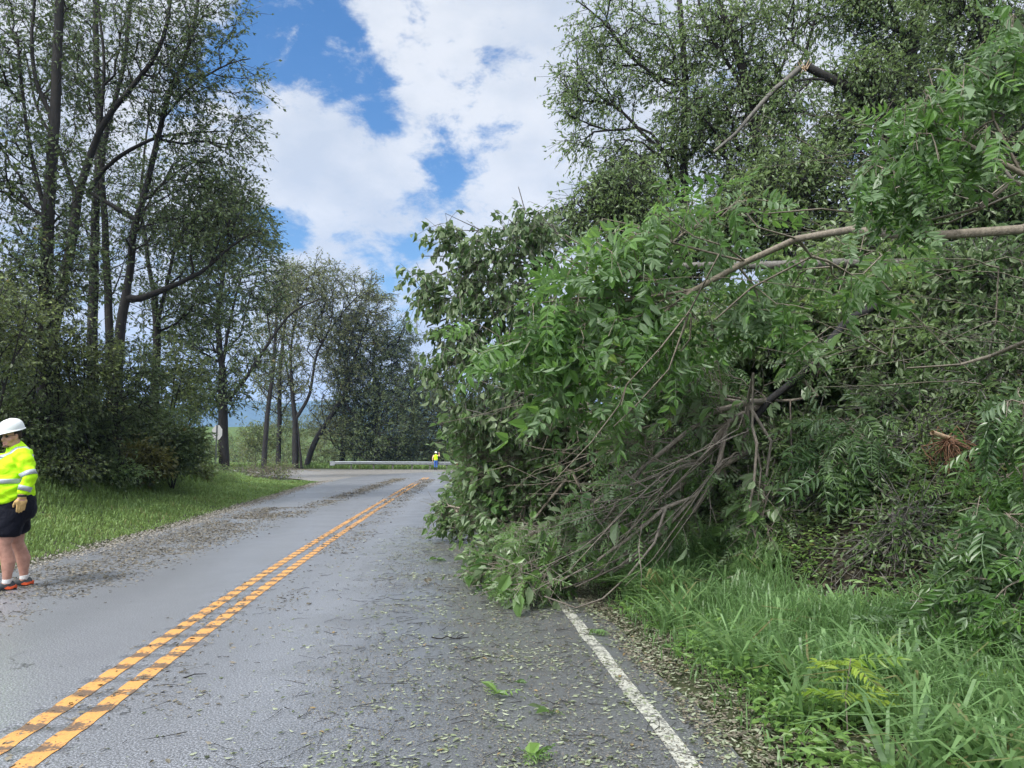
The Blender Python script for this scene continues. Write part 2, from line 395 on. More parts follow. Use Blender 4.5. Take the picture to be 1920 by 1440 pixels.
# road sheet
def asphalt(name, base=(.165, .172, .188), side=False):
    m, t, b, o = mat(name)
    g = N(t, 'ShaderNodeNewGeometry'); pos = g.outputs['Position']
    v = N(t, 'ShaderNodeTexVoronoi'); v.inputs['Scale'].default_value = 75; t.links.new(pos, v.inputs['Vector'])
    n = noise(t, 85, 3, .75, pos); n2 = noise(t, .55, 5, .6, pos, .4); n3 = noise(t, 7, 5, .6, pos)
    k = [tuple(x * f for x in base) for f in (.35, 1.0, 2.9)]
    c = ramp(t, n, [(.38, k[0]), (.5, k[1]), (.64, k[2])])
    c = mixc(t, ramp(t, n2, [(.35, (0, 0, 0)), (.7, (.5, .5, .5))]), c, tuple(x * .62 for x in base))
    if not side:
        ga = N(t, 'ShaderNodeAttribute', attribute_name='groove'); c = mixc(t, mathn(t, 'MULTIPLY', ga.outputs['Fac'], mathn(t, 'MULTIPLY', n3, .7, True)), c, (.022, .022, .022))
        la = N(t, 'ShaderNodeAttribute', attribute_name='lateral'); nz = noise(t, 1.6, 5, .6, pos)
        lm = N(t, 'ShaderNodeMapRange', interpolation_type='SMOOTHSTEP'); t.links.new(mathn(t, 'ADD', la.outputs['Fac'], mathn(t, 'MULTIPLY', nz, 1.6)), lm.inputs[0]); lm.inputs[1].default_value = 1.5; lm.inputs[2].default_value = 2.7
        c = mixc(t, mathn(t, 'MULTIPLY', lm.outputs[0], .62), c, mixc(t, n, (.018, .02, .02), (.09, .092, .09)))  # right lane painted darker: tree shade and leaf stain put into the colour
        sn = mathn(t, 'SINE', mathn(t, 'MULTIPLY', la.outputs['Fac'], 3.5)); c = mixc(t, mathn(t, 'MULTIPLY', sn, .18, True), c, tuple(x * .55 for x in base))
        vc = N(t, 'ShaderNodeTexVoronoi', feature='DISTANCE_TO_EDGE'); vc.inputs['Scale'].default_value = .42
        nd = N(t, 'ShaderNodeTexNoise'); nd.inputs['Scale'].default_value = 2.5; nd.inputs['Detail'].default_value = 6; t.links.new(pos, nd.inputs['Vector'])
        ad = N(t, 'ShaderNodeVectorMath', operation='ADD'); sc_ = N(t, 'ShaderNodeVectorMath', operation='SCALE'); t.links.new(nd.outputs['Color'], sc_.inputs[0]); sc_.inputs['Scale'].default_value = .8
        t.links.new(pos, ad.inputs[0]); t.links.new(sc_.outputs[0], ad.inputs[1]); t.links.new(ad.outputs[0], vc.inputs['Vector'])
        ck = mathn(t, 'MULTIPLY', mathn(t, 'LESS_THAN', vc.outputs['Distance'], .0035), mathn(t, 'GREATER_THAN', n2, .56)); c = mixc(t, mathn(t, 'MULTIPLY', ck, .7), c, (.02, .02, .02))
    if side:
        c = mixc(t, ramp(t, n3, [(.4, (0, 0, 0)), (.6, (.8, .8, .8))]), c, (.26, .235, .20))
    t.links.new(c, b.inputs['Base Color'])
    rr = ramp(t, n2, [(.3, (.30, .30, .30)), (.65, (.52, .52, .52))]); t.links.new(rr, b.inputs['Roughness'])
    if side: b.inputs['Roughness'].default_value = .8
    b.inputs['Specular IOR Level'].default_value = .7
    if not side: b.inputs['Coat Weight'].default_value = .6; b.inputs['Coat Roughness'].default_value = .33; b.inputs['Coat IOR'].default_value = 1.4
    h = mathn(t, 'ADD', mathn(t, 'MULTIPLY', v.outputs['Distance'], .6), n)
    bump(t, b, h, .35, .004)
    return m
def groove(s, lat):
    ph = ((s - S0) / .305) % 1.0
    w = sstep(.0, .22, ph) * (1 - sstep(.40, .62, ph)); e = 1 - sstep(.24, .27, np.abs(lat))
    return w * e
def road_z(s, lat): return -.006 * groove(s, lat) + .0
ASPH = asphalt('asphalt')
s_near = np.arange(S0 - 1, S0 + 26, .034); s_far = np.arange(S0 + 26, S0 + 150, .5); s_back = np.arange(0.5, S0 - 1, .5)
sv = np.concatenate((s_back, s_near, s_far))
latc = np.array([-1, -.5, -.8, -.31, -.27, -.24, -.12, 0, .12, .24, .27, .31, 1.2, 2.4, 1e3])
x0, y0, nx_, ny_ = road_at(sv); lw_, rw_ = left_w(sv), right_w(sv) + (vnoise(sv, sv * 0, 1.3, 2) - .5) * .12
rows = []
for j, l in enumerate(latc):
    lat = -lw_ - (vnoise(sv, sv * 0, 1.1, 6) - .5) * .15 if l == -1 else (-lw_ * .5 if l == -.5 else (rw_ if l > 100 else np.full_like(sv, l)))
    rows.append(np.stack((x0 + nx_ * lat, y0 + ny_ * lat, road_z(sv, lat)), 1))
RV = np.stack(rows, 1).reshape(-1, 3); nc = len(latc); i = np.arange((len(sv) - 1) * (nc - 1)); r = i // (nc - 1); c = i % (nc - 1); a = r * nc + c
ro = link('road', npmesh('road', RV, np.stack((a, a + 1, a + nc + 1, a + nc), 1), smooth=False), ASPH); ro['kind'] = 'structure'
latm = np.stack([np.full_like(sv, l if abs(l) < 5 and l not in (-1, -.5) else (-3.5 if l == -1 else (-1.75 if l == -.5 else 3.6))) for l in latc], 1)
ga_ = ro.data.attributes.new('groove', 'FLOAT', 'POINT'); ga_.data.foreach_set('value', (groove(sv[:, None], latm)).ravel().astype(np.float32))
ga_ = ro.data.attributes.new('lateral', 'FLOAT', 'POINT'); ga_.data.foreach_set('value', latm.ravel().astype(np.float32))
# side road apron (grey chip-sealed mouth of the junction), just under the road sheet
ap = [(-60, 62), (-34, 58.5), (-22, 55.5), (-17, 52.5), (-13.5, 47.5), (-11.2, 43.0), (-9, 42.0), (-6, 46), (-2.5, 56), (6, 66), (12, 72), (2, 74.6), (-6, 75.3), (-12, 76.6), (-22, 78.2), (-34, 80), (-60, 84)]
bm = bmesh.new(); vs = [bm.verts.new((x, y, -.004)) for x, y in ap]; bm.faces.new(vs); me = bpy.data.meshes.new('side_road'); bm.to_mesh(me); bm.free()
tag(link('side_road', me, asphalt('chip_seal', (.15, .148, .145), True)), kind='structure')

def paint(name, col, worn):
    m, t, b, o = mat(name)
    g = N(t, 'ShaderNodeNewGeometry'); pos = g.outputs['Position']; at = N(t, 'ShaderNodeAttribute', attribute_name='wear')
    n = noise(t, 28, 8, .75, pos, .4); n2 = noise(t, 5, 4, .6, pos); n3 = noise(t, 160, 2, .5, pos)
    w = mathn(t, 'ADD', mathn(t, 'ADD', n, mathn(t, 'MULTIPLY', n2, .45)), mathn(t, 'MULTIPLY', at.outputs['Fac'], .19))
    f = ramp(t, w, [(worn, (0, 0, 0)), (worn + .10, (.85, .85, .85))])
    c1 = ramp(t, n3, [(.35, tuple(x * .82 for x in col)), (.6, col)])
    c = mixc(t, f, c1, (.05, .05, .052))
    t.links.new(c, b.inputs['Base Color']); b.inputs['Roughness'].default_value = .55
    bump(t, b, n3, .4, .003)
    return m
def stripe(name, l0, l1, sa, sb, m, step=.034, wob=0):
    s = np.arange(sa, sb, step); x, y, a, b_ = road_at(s); cols = []; wr = []
    ls = np.linspace(l0, l1, 4)
    for l in ls:
        off = (vnoise(s, s * 0, 2.2, 11) - .5) * wob
        lat = l + off; cols.append(np.stack((x + a * lat, y + b_ * lat, road_z(s, lat) + .004), 1)); wr.append(groove(s, lat))
    V = np.stack(cols, 1).reshape(-1, 3); wv = np.stack(wr, 1).ravel(); k = 4; i = np.arange((len(s) - 1) * 3); r = i // 3; c = i % 3; q = r * k + c
    me = npmesh(name, V, np.stack((q, q + 1, q + k + 1, q + k), 1)); at = me.attributes.new('wear', 'FLOAT', 'POINT'); at.data.foreach_set('value', wv.astype(np.float32))
    o = link(name, me, m); o['kind'] = 'structure'; return o
YP = paint('yellow_paint', (.60, .30, .085), .78); WP = paint('white_paint', (.44, .44, .38), .70)
SE = S_Y(49.6)
stripe('centre_line', -.185, -.065, S0 - 1, S0 + 26, YP); stripe('centre_line', .065, .185, S0 - 1, S0 + 26, YP)
stripe('centre_line', -.19, -.06, S0 + 26, SE, YP, .3); stripe('centre_line', .06, .19, S0 + 26, SE, YP, .3)
stripe('centre_line', -.19, -.06, SE + 12, SE + 60, YP, .3); stripe('centre_line', .06, .19, SE + 12, SE + 60, YP, .3)
stripe('edge_line', 3.28, 3.385, S0 - 1, S0 + 42, WP, .1, .02); stripe('edge_line', 3.25, 3.37, S0 + 44, S0 + 100, WP, .3)
stripe('edge_line', -4.2, -4.08, SE + 13, SE + 60, WP, .3)

# ------------------------------------------------------------------ distant mountains
def mountain(x, y):
    r = 150 + 150 * vnoise(x, y * 0, .0016, 3) + 40 * vnoise(x, y * 0, .006, 4)
    return -60 + (r + 10 * vnoise(x, y, .02, 5)) * np.exp(-((y - 3400) / 420) ** 2)
mm, t, b, o = mat('wooded_ridge')
n = noise(t, .012, 8, .7); t.links.new(ramp(t, n, [(.3, (.02, .04, .03)), (.7, (.06, .09, .05))]), b.inputs['Base Color']); b.inputs['Roughness'].default_value = 1
grid(np.arange(-4500, 3000, 40.), np.arange(2300, 4400, 60.), mountain, 'mountains', mm)

# ------------------------------------------------------------------ wood growing
def tubes(pos, par, rad, main, sides, name, origin, m, parent, thin_sides=3, smooth=True):
    n = len(pos); ref = nrm(np.array((.37, .81, .45)))
    isr = par < 0
    d = np.where(isr[:, None], 0, pos - pos[np.maximum(par, 0)])
    mc = main.copy()
    dn = np.where((mc >= 0)[:, None], nrm(pos[np.maximum(mc, 0)] - pos), 0)
    t = nrm(nrm(d) * (~isr)[:, None] + dn)
    def ringf(p, tt, r, k):
        u = nrm(np.cross(tt, ref)); v = np.cross(tt, u); a = np.arange(k) * 2 * pi / k
        return p[:, None] + (np.cos(a)[None, :, None] * u[:, None] + np.sin(a)[None, :, None] * v[:, None]) * r[:, None, None]
    V, Q, off = [], [], 0
    thin = rad < .012
    ch = np.where(~isr)[0]
    ismain = main[par[ch]] == ch
    for k, sel in ((sides, ~thin[ch]), (thin_sides, thin[ch])):
        c = ch[sel]; mn = ismain[sel]
        if not len(c): continue
        top = ringf(pos[c], t[c], rad[c], k)
        pp = par[c]
        tb = np.where(mn[:, None], t[pp], nrm(d[c])); rb = np.where(mn, rad[pp], np.minimum(rad[pp], rad[c] * 1.35))
        bot = ringf(pos[pp], tb, rb, k)
        A = np.concatenate((bot, top), 1).reshape(-1, 3); V.append(A)
        j = np.arange(k); q = np.stack((j, (j + 1) % k, (j + 1) % k + k, j + k), 1)
        Q.append((q[None] + (np.arange(len(c)) * 2 * k)[:, None, None] + off).reshape(-1, 4)); off += len(A)
    if not V: return None
    me = npmesh(name, np.concatenate(V) - origin, np.concatenate(Q), smooth=smooth)
    return link(name, me, m, parent)
class Wood:
    def __init__(s, rng): s.pos, s.par, s.exp, s.plen, s.rng = [], [], [], [], rng
    def add(s, p, par, r=0.):
        s.pos.append(np.asarray(p, float)); s.par.append(par); s.exp.append(r)
        s.plen.append(0 if par < 0 else s.plen[par] + float(np.linalg.norm(s.pos[-1] - s.pos[par]))); return len(s.pos) - 1
    def limb(s, pts, r0, r1, step=.3, attach=True, wob=.03):
        p = catmull(np.array(pts), step); n = len(p); w = s.rng.normal(0, 1, (n, 3)); w = np.cumsum(w, 0) * wob * .3; w -= np.linspace(0, 1, n)[:, None] * w[-1]
        p = p + w
        if s.pos and attach:
            A = np.array(s.pos); k = int(((A - p[0]) ** 2).sum(1).argmin()); start = 1
        else: k = -1; start = 0
        for i in range(start, n): k = s.add(p[i], k, r0 + (r1 - r0) * i / (n - 1))
        return k
    def grow(s, att, step=.35, alpha=.25, bendy=.4, wob=.04, ang=.5):
        """join attractor points to the skeleton one after another"""
        if not len(att): return []
        A = np.array(s.pos); d0 = np.sqrt(((att[:, None] - A[None]) ** 2).sum(-1)).min(1) if len(att) * len(A) < 4e6 else np.linalg.norm(att - A.mean(0), axis=1)
        cap = len(A) + int(len(att) * 8) + 200
        X = np.zeros((cap, 3)); X[:len(A)] = A; PL = np.zeros(cap); PL[:len(A)] = s.plen; D = np.zeros((cap, 3)); m = len(A)
        for i in range(m):
            if s.par[i] >= 0: D[i] = X[i] - X[s.par[i]]
        D[:m] = nrm(D[:m]); ends = []
        for a in att[np.argsort(d0)]:
            v = a - X[:m]; dist = np.sqrt((v * v).sum(1)) + 1e-6
            cosv = (v * D[:m]).sum(1) / dist
            k = int((dist * (1 + ang * (1 - cosv)) + alpha * PL[:m]).argmin()); L = dist[k]
            ns = max(1, int(round(L / step)))
            c = X[k] + D[k] * L * bendy
            for j in range(1, ns + 1):
                tt = j / ns; p = (1 - tt) ** 2 * X[k] * 1 + 2 * (1 - tt) * tt * c + tt * tt * a
                if j == 1: pk = k; base = X[k].copy(); basec = c.copy()
                p = (1 - tt) ** 2 * base + 2 * (1 - tt) * tt * basec + tt * tt * a + s.rng.normal(0, wob, 3) * (tt < 1)
                nk = s.add(p, pk)
                if m >= cap - 2: break
                X[m] = p; PL[m] = s.plen[nk]; D[m] = nrm(p - X[pk]); assert nk == m; m += 1; pk = nk
            ends.append(pk)
            if m >= cap - 2: break
        return ends
    def finish(s, rt=.004, ex=.42, rmax=.2):
        s.P = np.array(s.pos); s.Q = np.array(s.par); n = len(s.P)
        cnt = np.zeros(n); haschild = np.zeros(n, bool)
        for i in range(n - 1, -1, -1):
            if cnt[i] == 0: cnt[i] = 1
            if s.Q[i] >= 0: cnt[s.Q[i]] += cnt[i]
        s.cnt = cnt; s.R = np.minimum(rt * cnt ** ex, rmax); e = np.array(s.exp); s.R = np.where(e > 0, e, s.R)
        for i in range(n):                                  # never thicker than the parent
            if s.Q[i] >= 0: s.R[i] = min(s.R[i], s.R[s.Q[i]] * .98) if s.exp[i] == 0 else s.R[i]
        main = np.full(n, -1)
        for i in range(n):
            p = s.Q[i]
            if p >= 0:
                key = cnt[i] + (1e6 if s.exp[i] > 0 else 0)
                if main[p] < 0 or key > cnt[main[p]] + (1e6 if s.exp[main[p]] > 0 else 0): main[p] = i
        s.main = main
def blob_pts(blobs, rng, ground=None):
    out = []
    for c, r, n in blobs:
        v = nrm(rng.normal(0, 1, (n, 3))) * (rng.uniform(0, 1, n) ** .42)[:, None]
        out.append(np.asarray(c) + v * (np.asarray(r) if np.ndim(r) else np.array((r, r, r))))
    p = np.concatenate(out)
    if ground is not None:
        g = ground_h(p[:, 0], p[:, 1]); p[:, 2] = np.maximum(p[:, 2], g + ground + .05 * rng.random(len(p)))
    return p
LOD = 1.0
def plant(name, label, cat, base, limbs, blobs, leaf, seed, bark='bark_dark', tpl=None, size=.12, per=3, twigs=3, tl=.5, wind=(.15, 0, 0), droop=.15,
          leafdroop=.3, step=.35, group=None, rt=.004, ex=.42, sides=6, wob=.04, alpha=.25, ground=.12, bare=0., base_w=None, leafup=.6, extra=None, rmax=.2, rndbias=None, wood='trunk', foliage='crown'):
    """a woody plant: explicit limbs, boughs grown into the volume of its crown, twigs and leaves"""
    rng = np.random.default_rng(seed); w = Wood(rng)
    root = empty(name, base, label=label, cat=cat, group=group)
    for k, (pts, r0, r1) in enumerate(limbs): w.limb(pts, r0, r1, attach=k > 0)
    att = blob_pts([(c, r, max(1, int(n * LOD))) for c, r, n in blobs], rng, ground) if blobs else np.zeros((0, 3))
    ends = w.grow(att, step, alpha, wob=wob)
    wind = np.array(wind, float)
    LP, LD = [], []
    ctr = np.mean([np.array(b[0]) for b in blobs], 0) if blobs else np.zeros(3)
    nb = len(w.pos)
    for k in ends:
        p = w.pos[k]; pd = nrm(p - w.pos[w.par[k]])
        isbare = rng.random() < bare
        for j in range(twigs):
            d = nrm(pd * .8 + rng.normal(0, .65, 3) + wind * .8 + np.array((0, 0, -droop))); L = tl * rng.uniform(.5, 1.2)
            a = w.add(p + d * L * .5, k); q = p + d * L + np.array((0, 0, -droop * .25 * L)) + wind * .15 * L; w.add(q, a)
            if isbare: continue
            for f in rng.uniform(.1, 1.05, per):
                LP.append(p + (q - p) * f); LD.append(d)
    w.finish(rt, ex, rmax)
    tubes(w.P, w.Q, w.R, w.main, sides, wood, np.asarray(base, float), M[bark], root)
    if LP:
        # thin inner branches carry leaves too
        LP = np.array(LP); LD = np.array(LD); n = len(LP)
        LP = LP + rng.normal(0, .02, (n, 3))
        g = ground_h(LP[:, 0], LP[:, 1]) + .04; LP[:, 2] = np.maximum(LP[:, 2], g)
        xd = nrm(LD * .7 + rng.normal(0, .6, (n, 3)) + wind + np.array((0, 0, -leafdroop)))
        zd = nrm(rng.normal(0, .6, (n, 3)) + np.array((0, 0, leafup)))
        sc = size * rng.uniform(.6, 1.25, n)
        tpl = tpl or [T_simple(.5), T_simple(.42, .25, .16)]
        # leaves of one bough are alike: light and dark clumps come from the kind of shoot
        cl_ = np.floor(LP / .55).astype(int); hsh = np.abs(np.sin(cl_ @ np.array((12.9, 78.2, 37.7)) + seed) * 43758.5) % 1
        rnd = np.clip(.45 * hsh + .55 * rng.random(n), 0, 1)
        link(foliage, leafmesh(foliage, tpl, LP, xd, zd, sc, rng, rnd, origin=base), M[leaf], root)
    return root, w
def gpt(x, y): return np.array((x, y, float(ground_h(np.array([x]), np.array([y]))[0])))
def PP(Y, *pts):
    """polyline through photo pixels at depth Y, or (px, py, own depth)"""
    return [P(p[0], p[1], p[2] if len(p) > 2 else Y) for p in pts]
def BB(Y, *bl):
    """crown volumes: (px, py, rx, rz in px, count[, depth])"""
    out = []
    for b in bl:
        y = b[5] if len(b) > 5 else Y; k = y / F
        out.append((P(b[0], b[1], y), (b[2] * k, (b[2] + b[3]) / 2 * k, b[3] * k), b[4]))
    return out
def trunk_base(pts):
    p = pts[0]; g = gpt(p[0], p[1]); g2 = g.copy(); g2[2] -= .15
    return g, [g2] + [q for q in pts if q[2] > g[2] + .3]

# ------------------------------------------------------------------ left hand trees
QT = [T_quad(.5), T_quad(.42, .25), T_quad(.6, .05)]
WD = (.35, 0, -.05)
def tree(label, Y, limbs, blobs, seed, leaf='leaf_tall', size=.13, per=4, twigs=4, tl=.7, cat='tree', name='tree', **kw):
    L = []; base = None
    for k, (r0, r1, pts) in enumerate(limbs):
        pp = PP(Y, *pts)
        if k == 0: base, pp = trunk_base(pp)
        L.append((pp, r0, r1))
    kw.setdefault('tpl', QT); kw.setdefault('wind', WD)
    if kw.get('group') == GL: blobs = [(*b[:4], int(b[4] * 1.3), *b[5:]) for b in blobs]
    elif kw.get('group') == 'standing trees on the right bank': blobs = [(*b[:4], int(b[4] * .95), *b[5:]) for b in blobs]
    return plant(name, label, cat, base, L, BB(Y, *blobs), leaf, seed, size=size, per=per, twigs=twigs, tl=tl, **kw)
GL = 'tall trees on the bank left of the road'
tree('tall tree at the left picture edge with an upright trunk rising out of the brush', 19,
     [(.19, .09, [(84, 900), (86, 640), (92, 400), (104, 180), (118, -160)]), (.06, .03, [(90, 430), (50, 250), (30, 60)]), (.06, .03, [(100, 230), (60, 120), (70, -60)])],
     [(40, 330, 110, 130, 130), (20, 120, 130, 120, 110), (90, 500, 110, 90, 110), (-120, 380, 130, 230, 110), (60, -40, 150, 80, 60), (20, 560, 100, 80, 90)], 11, group=GL, leaf='leaf_tall', step=.45)
tree('tall tree left with a leaning trunk that bends right above the brush', 22,
     [(.20, .13, [(100, 900), (92, 700), (112, 560), (138, 430), (144, 375)]), (.12, .03, [(144, 375), (187, 244), (250, 160), (290, 103), (312, 40), (330, -90)]),
      (.07, .02, [(144, 375), (115, 290), (70, 200), (45, 90)]), (.06, .02, [(187, 244), (195, 120), (185, 0), (190, -100)])],
     [(290, 60, 90, 80, 90), (200, 130, 100, 100, 80), (120, 200, 90, 120, 60), (240, -50, 160, 70, 70), (330, 150, 60, 60, 40), (60, 60, 100, 90, 60)], 12, group=GL, step=.45, per=3)
tree('tall tree left with twin dark trunks side by side', 25,
     [(.19, .07, [(176, 900), (170, 620), (176, 420), (186, 250), (180, 60), (176, -150)]), (.16, .05, [(212, 900), (206, 620), (199, 420), (196, 280), (235, 120), (250, -60)])],
     [(180, 300, 90, 120, 80), (170, 80, 110, 110, 70), (215, 480, 90, 90, 70), (200, -80, 160, 80, 50), (120, 430, 70, 90, 50)], 13, group=GL, step=.5, per=3)
tree('tall tree left whose low forked trunk sends long limbs out to the right', 23,
     [(.19, .14, [(222, 900), (222, 700), (228, 600), (236, 560)]), (.12, .04, [(236, 560), (247, 500), (252, 430), (280, 330), (310, 200), (360, 60), (380, -80)]),
      (.11, .02, [(236, 560), (262, 560), (300, 546), (375, 512), (420, 475), (470, 438)]), (.09, .02, [(156, 380), (180, 340), (215, 300), (281, 262), (340, 250), (420, 246)]),
      (.05, .015, [(300, 230), (360, 160), (430, 120), (470, 110)])],
     [(330, 200, 90, 80, 90), (380, 320, 100, 80, 125), (300, 420, 90, 90, 80), (410, 430, 90, 70, 95), (440, 250, 55, 40, 32), (370, 90, 70, 90, 60), (460, 150, 45, 50, 14), (400, 10, 80, 60, 22), (350, -70, 110, 60, 40)], 14, group=GL, step=.42, per=4)
tree('tall tree left standing behind the pale forked branches, with two thin stems', 29,
     [(.22, .12, [(288, 900), (290, 760), (294, 640), (290, 560)]), (.09, .02, [(290, 560), (275, 470), (262, 380), (270, 280), (290, 150)]), (.09, .02, [(292, 620), (318, 520), (340, 420), (390, 300)])],
     [(280, 380, 90, 100, 90), (360, 450, 90, 80, 110), (300, 580, 90, 70, 90), (420, 380, 70, 60, 80), (380, 570, 80, 60, 60), (480, 430, 40, 50, 34)], 15, group=GL, step=.5, size=.15)
tree('tall tree by the back of the road sign, its trunk black and forked', 47,
     [(.34, .26, [(421, 905), (419, 800), (417, 700)]), (.2, .05, [(417, 700), (408, 600), (420, 500), (432, 400), (436, 330)]), (.16, .04, [(418, 760), (455, 715), (500, 650), (545, 590), (600, 560)]), (.12, .03, [(415, 690), (440, 560), (470, 470)])],
     [(430, 430, 70, 80, 110), (400, 560, 70, 80, 100), (480, 540, 55, 60, 60), (380, 470, 60, 70, 60), (470, 660, 60, 50, 40), (395, 730, 70, 50, 110), (370, 640, 70, 60, 80), (500, 480, 30, 40, 18)], 16, group=GL, size=.24, step=.9, tl=1.1, wob=.09, rt=.008)
GF = 'trees beyond the side road'
FQ = [T_spray(4, 1), T_spray(5, 2), T_spray(4, 3)]
def ftree(label, Y, limbs, blobs, seed, leaf='leaf_far', size=.42, **kw):
    kw.setdefault('step', 1.3); kw.setdefault('rt', .014)
    blobs = [(a, b, c * 1.1, d * 1.1, int(n * 1.15)) for a, b, c, d, n in blobs]
    return tree(label, Y, limbs, blobs, seed, leaf, size, per=4, twigs=3, tl=1.3, tpl=FQ, wob=.14, droop=.05, group=GF, sides=5, **kw)
ftree('thin dark tree standing alone beyond the side road, left of the grey forks', 66, [(.26, .1, [(493, 890), (500, 780), (510, 700), (517, 620), (520, 540)])], [(515, 610, 35, 60, 30), (480, 700, 40, 50, 30), (530, 540, 30, 50, 20)], 21)
ftree('slender tree beyond the side road with a narrow airy crown', 80, [(.3, .12, [(521, 885), (524, 780), (526, 690), (535, 600), (540, 540)])], [(530, 600, 45, 80, 60), (550, 530, 35, 40, 35), (515, 720, 40, 60, 40), (545, 700, 30, 60, 30)], 22)
ftree('tall airy tree beyond the side road with a dark double trunk forking low', 78,
      [(.38, .25, [(553, 888), (553, 800), (550, 760)]), (.2, .06, [(550, 760), (545, 660), (556, 580), (562, 520)]), (.2, .05, [(552, 790), (580, 740), (596, 660), (640, 590), (680, 545)]), (.16, .05, [(566, 888), (560, 820), (556, 770)]), (.14, .04, [(550, 750), (530, 650), (525, 570)])],
      [(560, 560, 60, 70, 110), (600, 530, 60, 40, 60), (590, 620, 60, 50, 50), (650, 560, 60, 45, 65), (540, 700, 60, 50, 45), (700, 550, 35, 20, 16)], 23)
ftree('leaning dark tree beyond the side road, its trunk slanting right to the rail end', 80,
      [(.34, .12, [(572, 886), (590, 830), (620, 780), (650, 730), (668, 660), (690, 600)])], [(670, 620, 60, 60, 80), (640, 700, 50, 50, 60), (700, 580, 40, 40, 36), (620, 780, 40, 40, 40)], 24)
ftree('grey leafy tree rising just behind the end of the guardrail', 86, [(.35, .1, [(640, 880), (645, 780), (650, 690), (645, 620)])],
      [(645, 700, 45, 70, 90), (650, 800, 50, 60, 110), (620, 640, 50, 50, 50), (690, 830, 60, 40, 90)], 25)
ftree('dense dark round-topped tree behind the guardrail', 82, [(.4, .15, [(705, 880), (705, 760), (700, 680), (705, 630)])],
      [(700, 660, 55, 50, 160), (680, 740, 60, 60, 200), (740, 740, 55, 70, 200), (710, 820, 80, 55, 240), (660, 610, 35, 35, 50), (745, 640, 35, 40, 60)], 26, leaf='leaf_fardark')
ftree('brown-green tree behind the guardrail, right of the dense dark tree', 88, [(.3, .1, [(775, 880), (775, 780), (770, 700)])],
      [(775, 710, 35, 40, 80), (790, 790, 50, 60, 160), (770, 850, 60, 30, 130)], 27)
ftree('pale yellowish tree behind the worker with the raised arm', 94, [(.3, .1, [(830, 880), (830, 800), (826, 720)])],
      [(825, 740, 35, 35, 90), (835, 810, 50, 60, 190), (880, 780, 60, 80, 190), (940, 760, 60, 90, 160)], 28, leaf='leaf_brush')
for k, (px, py, y, rx, rz, n, lb) in enumerate([(480, 825, 72, 34, 34, 100, 'loose yellow-green brush between the road sign and the thin tree'), (535, 800, 96, 40, 50, 130, 'tall loose brush filling the gap between the thin far trunks'), (610, 790, 100, 40, 45, 120, 'tall ragged thicket behind the leaning dark trunk'), (440, 838, 110, 50, 30, 110, 'low thicket far behind the road sign'), (560, 815, 120, 70, 36, 170, 'taller thicket far behind the grey forked trunks'), (470, 850, 95, 50, 30, 110, 'low grey-green thicket beyond the side road, left of the thin tree'), (545, 855, 92, 45, 26, 100, 'low thicket between the trunks beyond the side road'),
        (610, 850, 92, 45, 32, 120, 'low brown thicket left of the guardrail end'), (740, 850, 90, 55, 26, 130, 'low dark thicket behind the middle of the guardrail'), (860, 850, 84, 50, 30, 130, 'low thicket behind the right end of the guardrail')]):
    c = P(px, py, y); g = gpt(c[0], c[1])
    plant('thicket', lb, 'thicket', g, [([g, g + (0, 0, .8)], .06, .04)], BB(y, (px, py, rx, rz, n)), ['leaf_brush', 'leaf_brush', 'leaf_far', 'leaf_brush', 'leaf_far', 'leaf_far', 'leaf_brush', 'leaf_far', 'leaf_fardark', 'leaf_brush'][k], 60 + k, tpl=FQ, size=.40, per=3, twigs=3, tl=.9, wind=WD, step=1.2, rt=.006, group='thickets beyond the side road', wood='stems', foliage='leaves', wob=.12, sides=4)

# undergrowth on the left bank: (px, py, depth, rx, rz, count, leaf, label)
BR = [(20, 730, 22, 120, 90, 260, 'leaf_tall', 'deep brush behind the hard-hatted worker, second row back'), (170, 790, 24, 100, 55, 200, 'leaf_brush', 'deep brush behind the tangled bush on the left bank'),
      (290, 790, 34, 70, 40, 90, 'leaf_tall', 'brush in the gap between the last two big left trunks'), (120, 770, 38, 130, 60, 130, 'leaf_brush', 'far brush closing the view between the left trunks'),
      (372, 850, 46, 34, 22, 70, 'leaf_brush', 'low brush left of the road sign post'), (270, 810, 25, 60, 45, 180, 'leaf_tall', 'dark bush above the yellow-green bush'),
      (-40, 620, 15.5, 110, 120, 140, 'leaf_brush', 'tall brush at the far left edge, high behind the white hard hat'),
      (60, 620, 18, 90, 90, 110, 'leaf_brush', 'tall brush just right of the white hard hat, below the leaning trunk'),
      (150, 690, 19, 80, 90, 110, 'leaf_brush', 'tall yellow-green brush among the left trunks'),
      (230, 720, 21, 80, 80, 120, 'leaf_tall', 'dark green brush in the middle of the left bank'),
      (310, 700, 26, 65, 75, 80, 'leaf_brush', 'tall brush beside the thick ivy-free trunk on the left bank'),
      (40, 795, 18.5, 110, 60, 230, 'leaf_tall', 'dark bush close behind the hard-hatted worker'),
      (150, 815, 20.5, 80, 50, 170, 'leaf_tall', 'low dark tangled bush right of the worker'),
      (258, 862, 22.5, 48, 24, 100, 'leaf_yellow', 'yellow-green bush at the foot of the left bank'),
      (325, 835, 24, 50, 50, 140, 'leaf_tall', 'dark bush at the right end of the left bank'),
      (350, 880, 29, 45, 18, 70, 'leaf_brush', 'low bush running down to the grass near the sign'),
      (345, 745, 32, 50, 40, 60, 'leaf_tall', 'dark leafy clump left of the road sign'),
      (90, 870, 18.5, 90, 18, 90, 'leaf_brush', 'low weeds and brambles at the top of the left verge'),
      (200, 880, 21, 70, 14, 80, 'leaf_slope', 'low brambles between the yellow-green bush and the verge')]
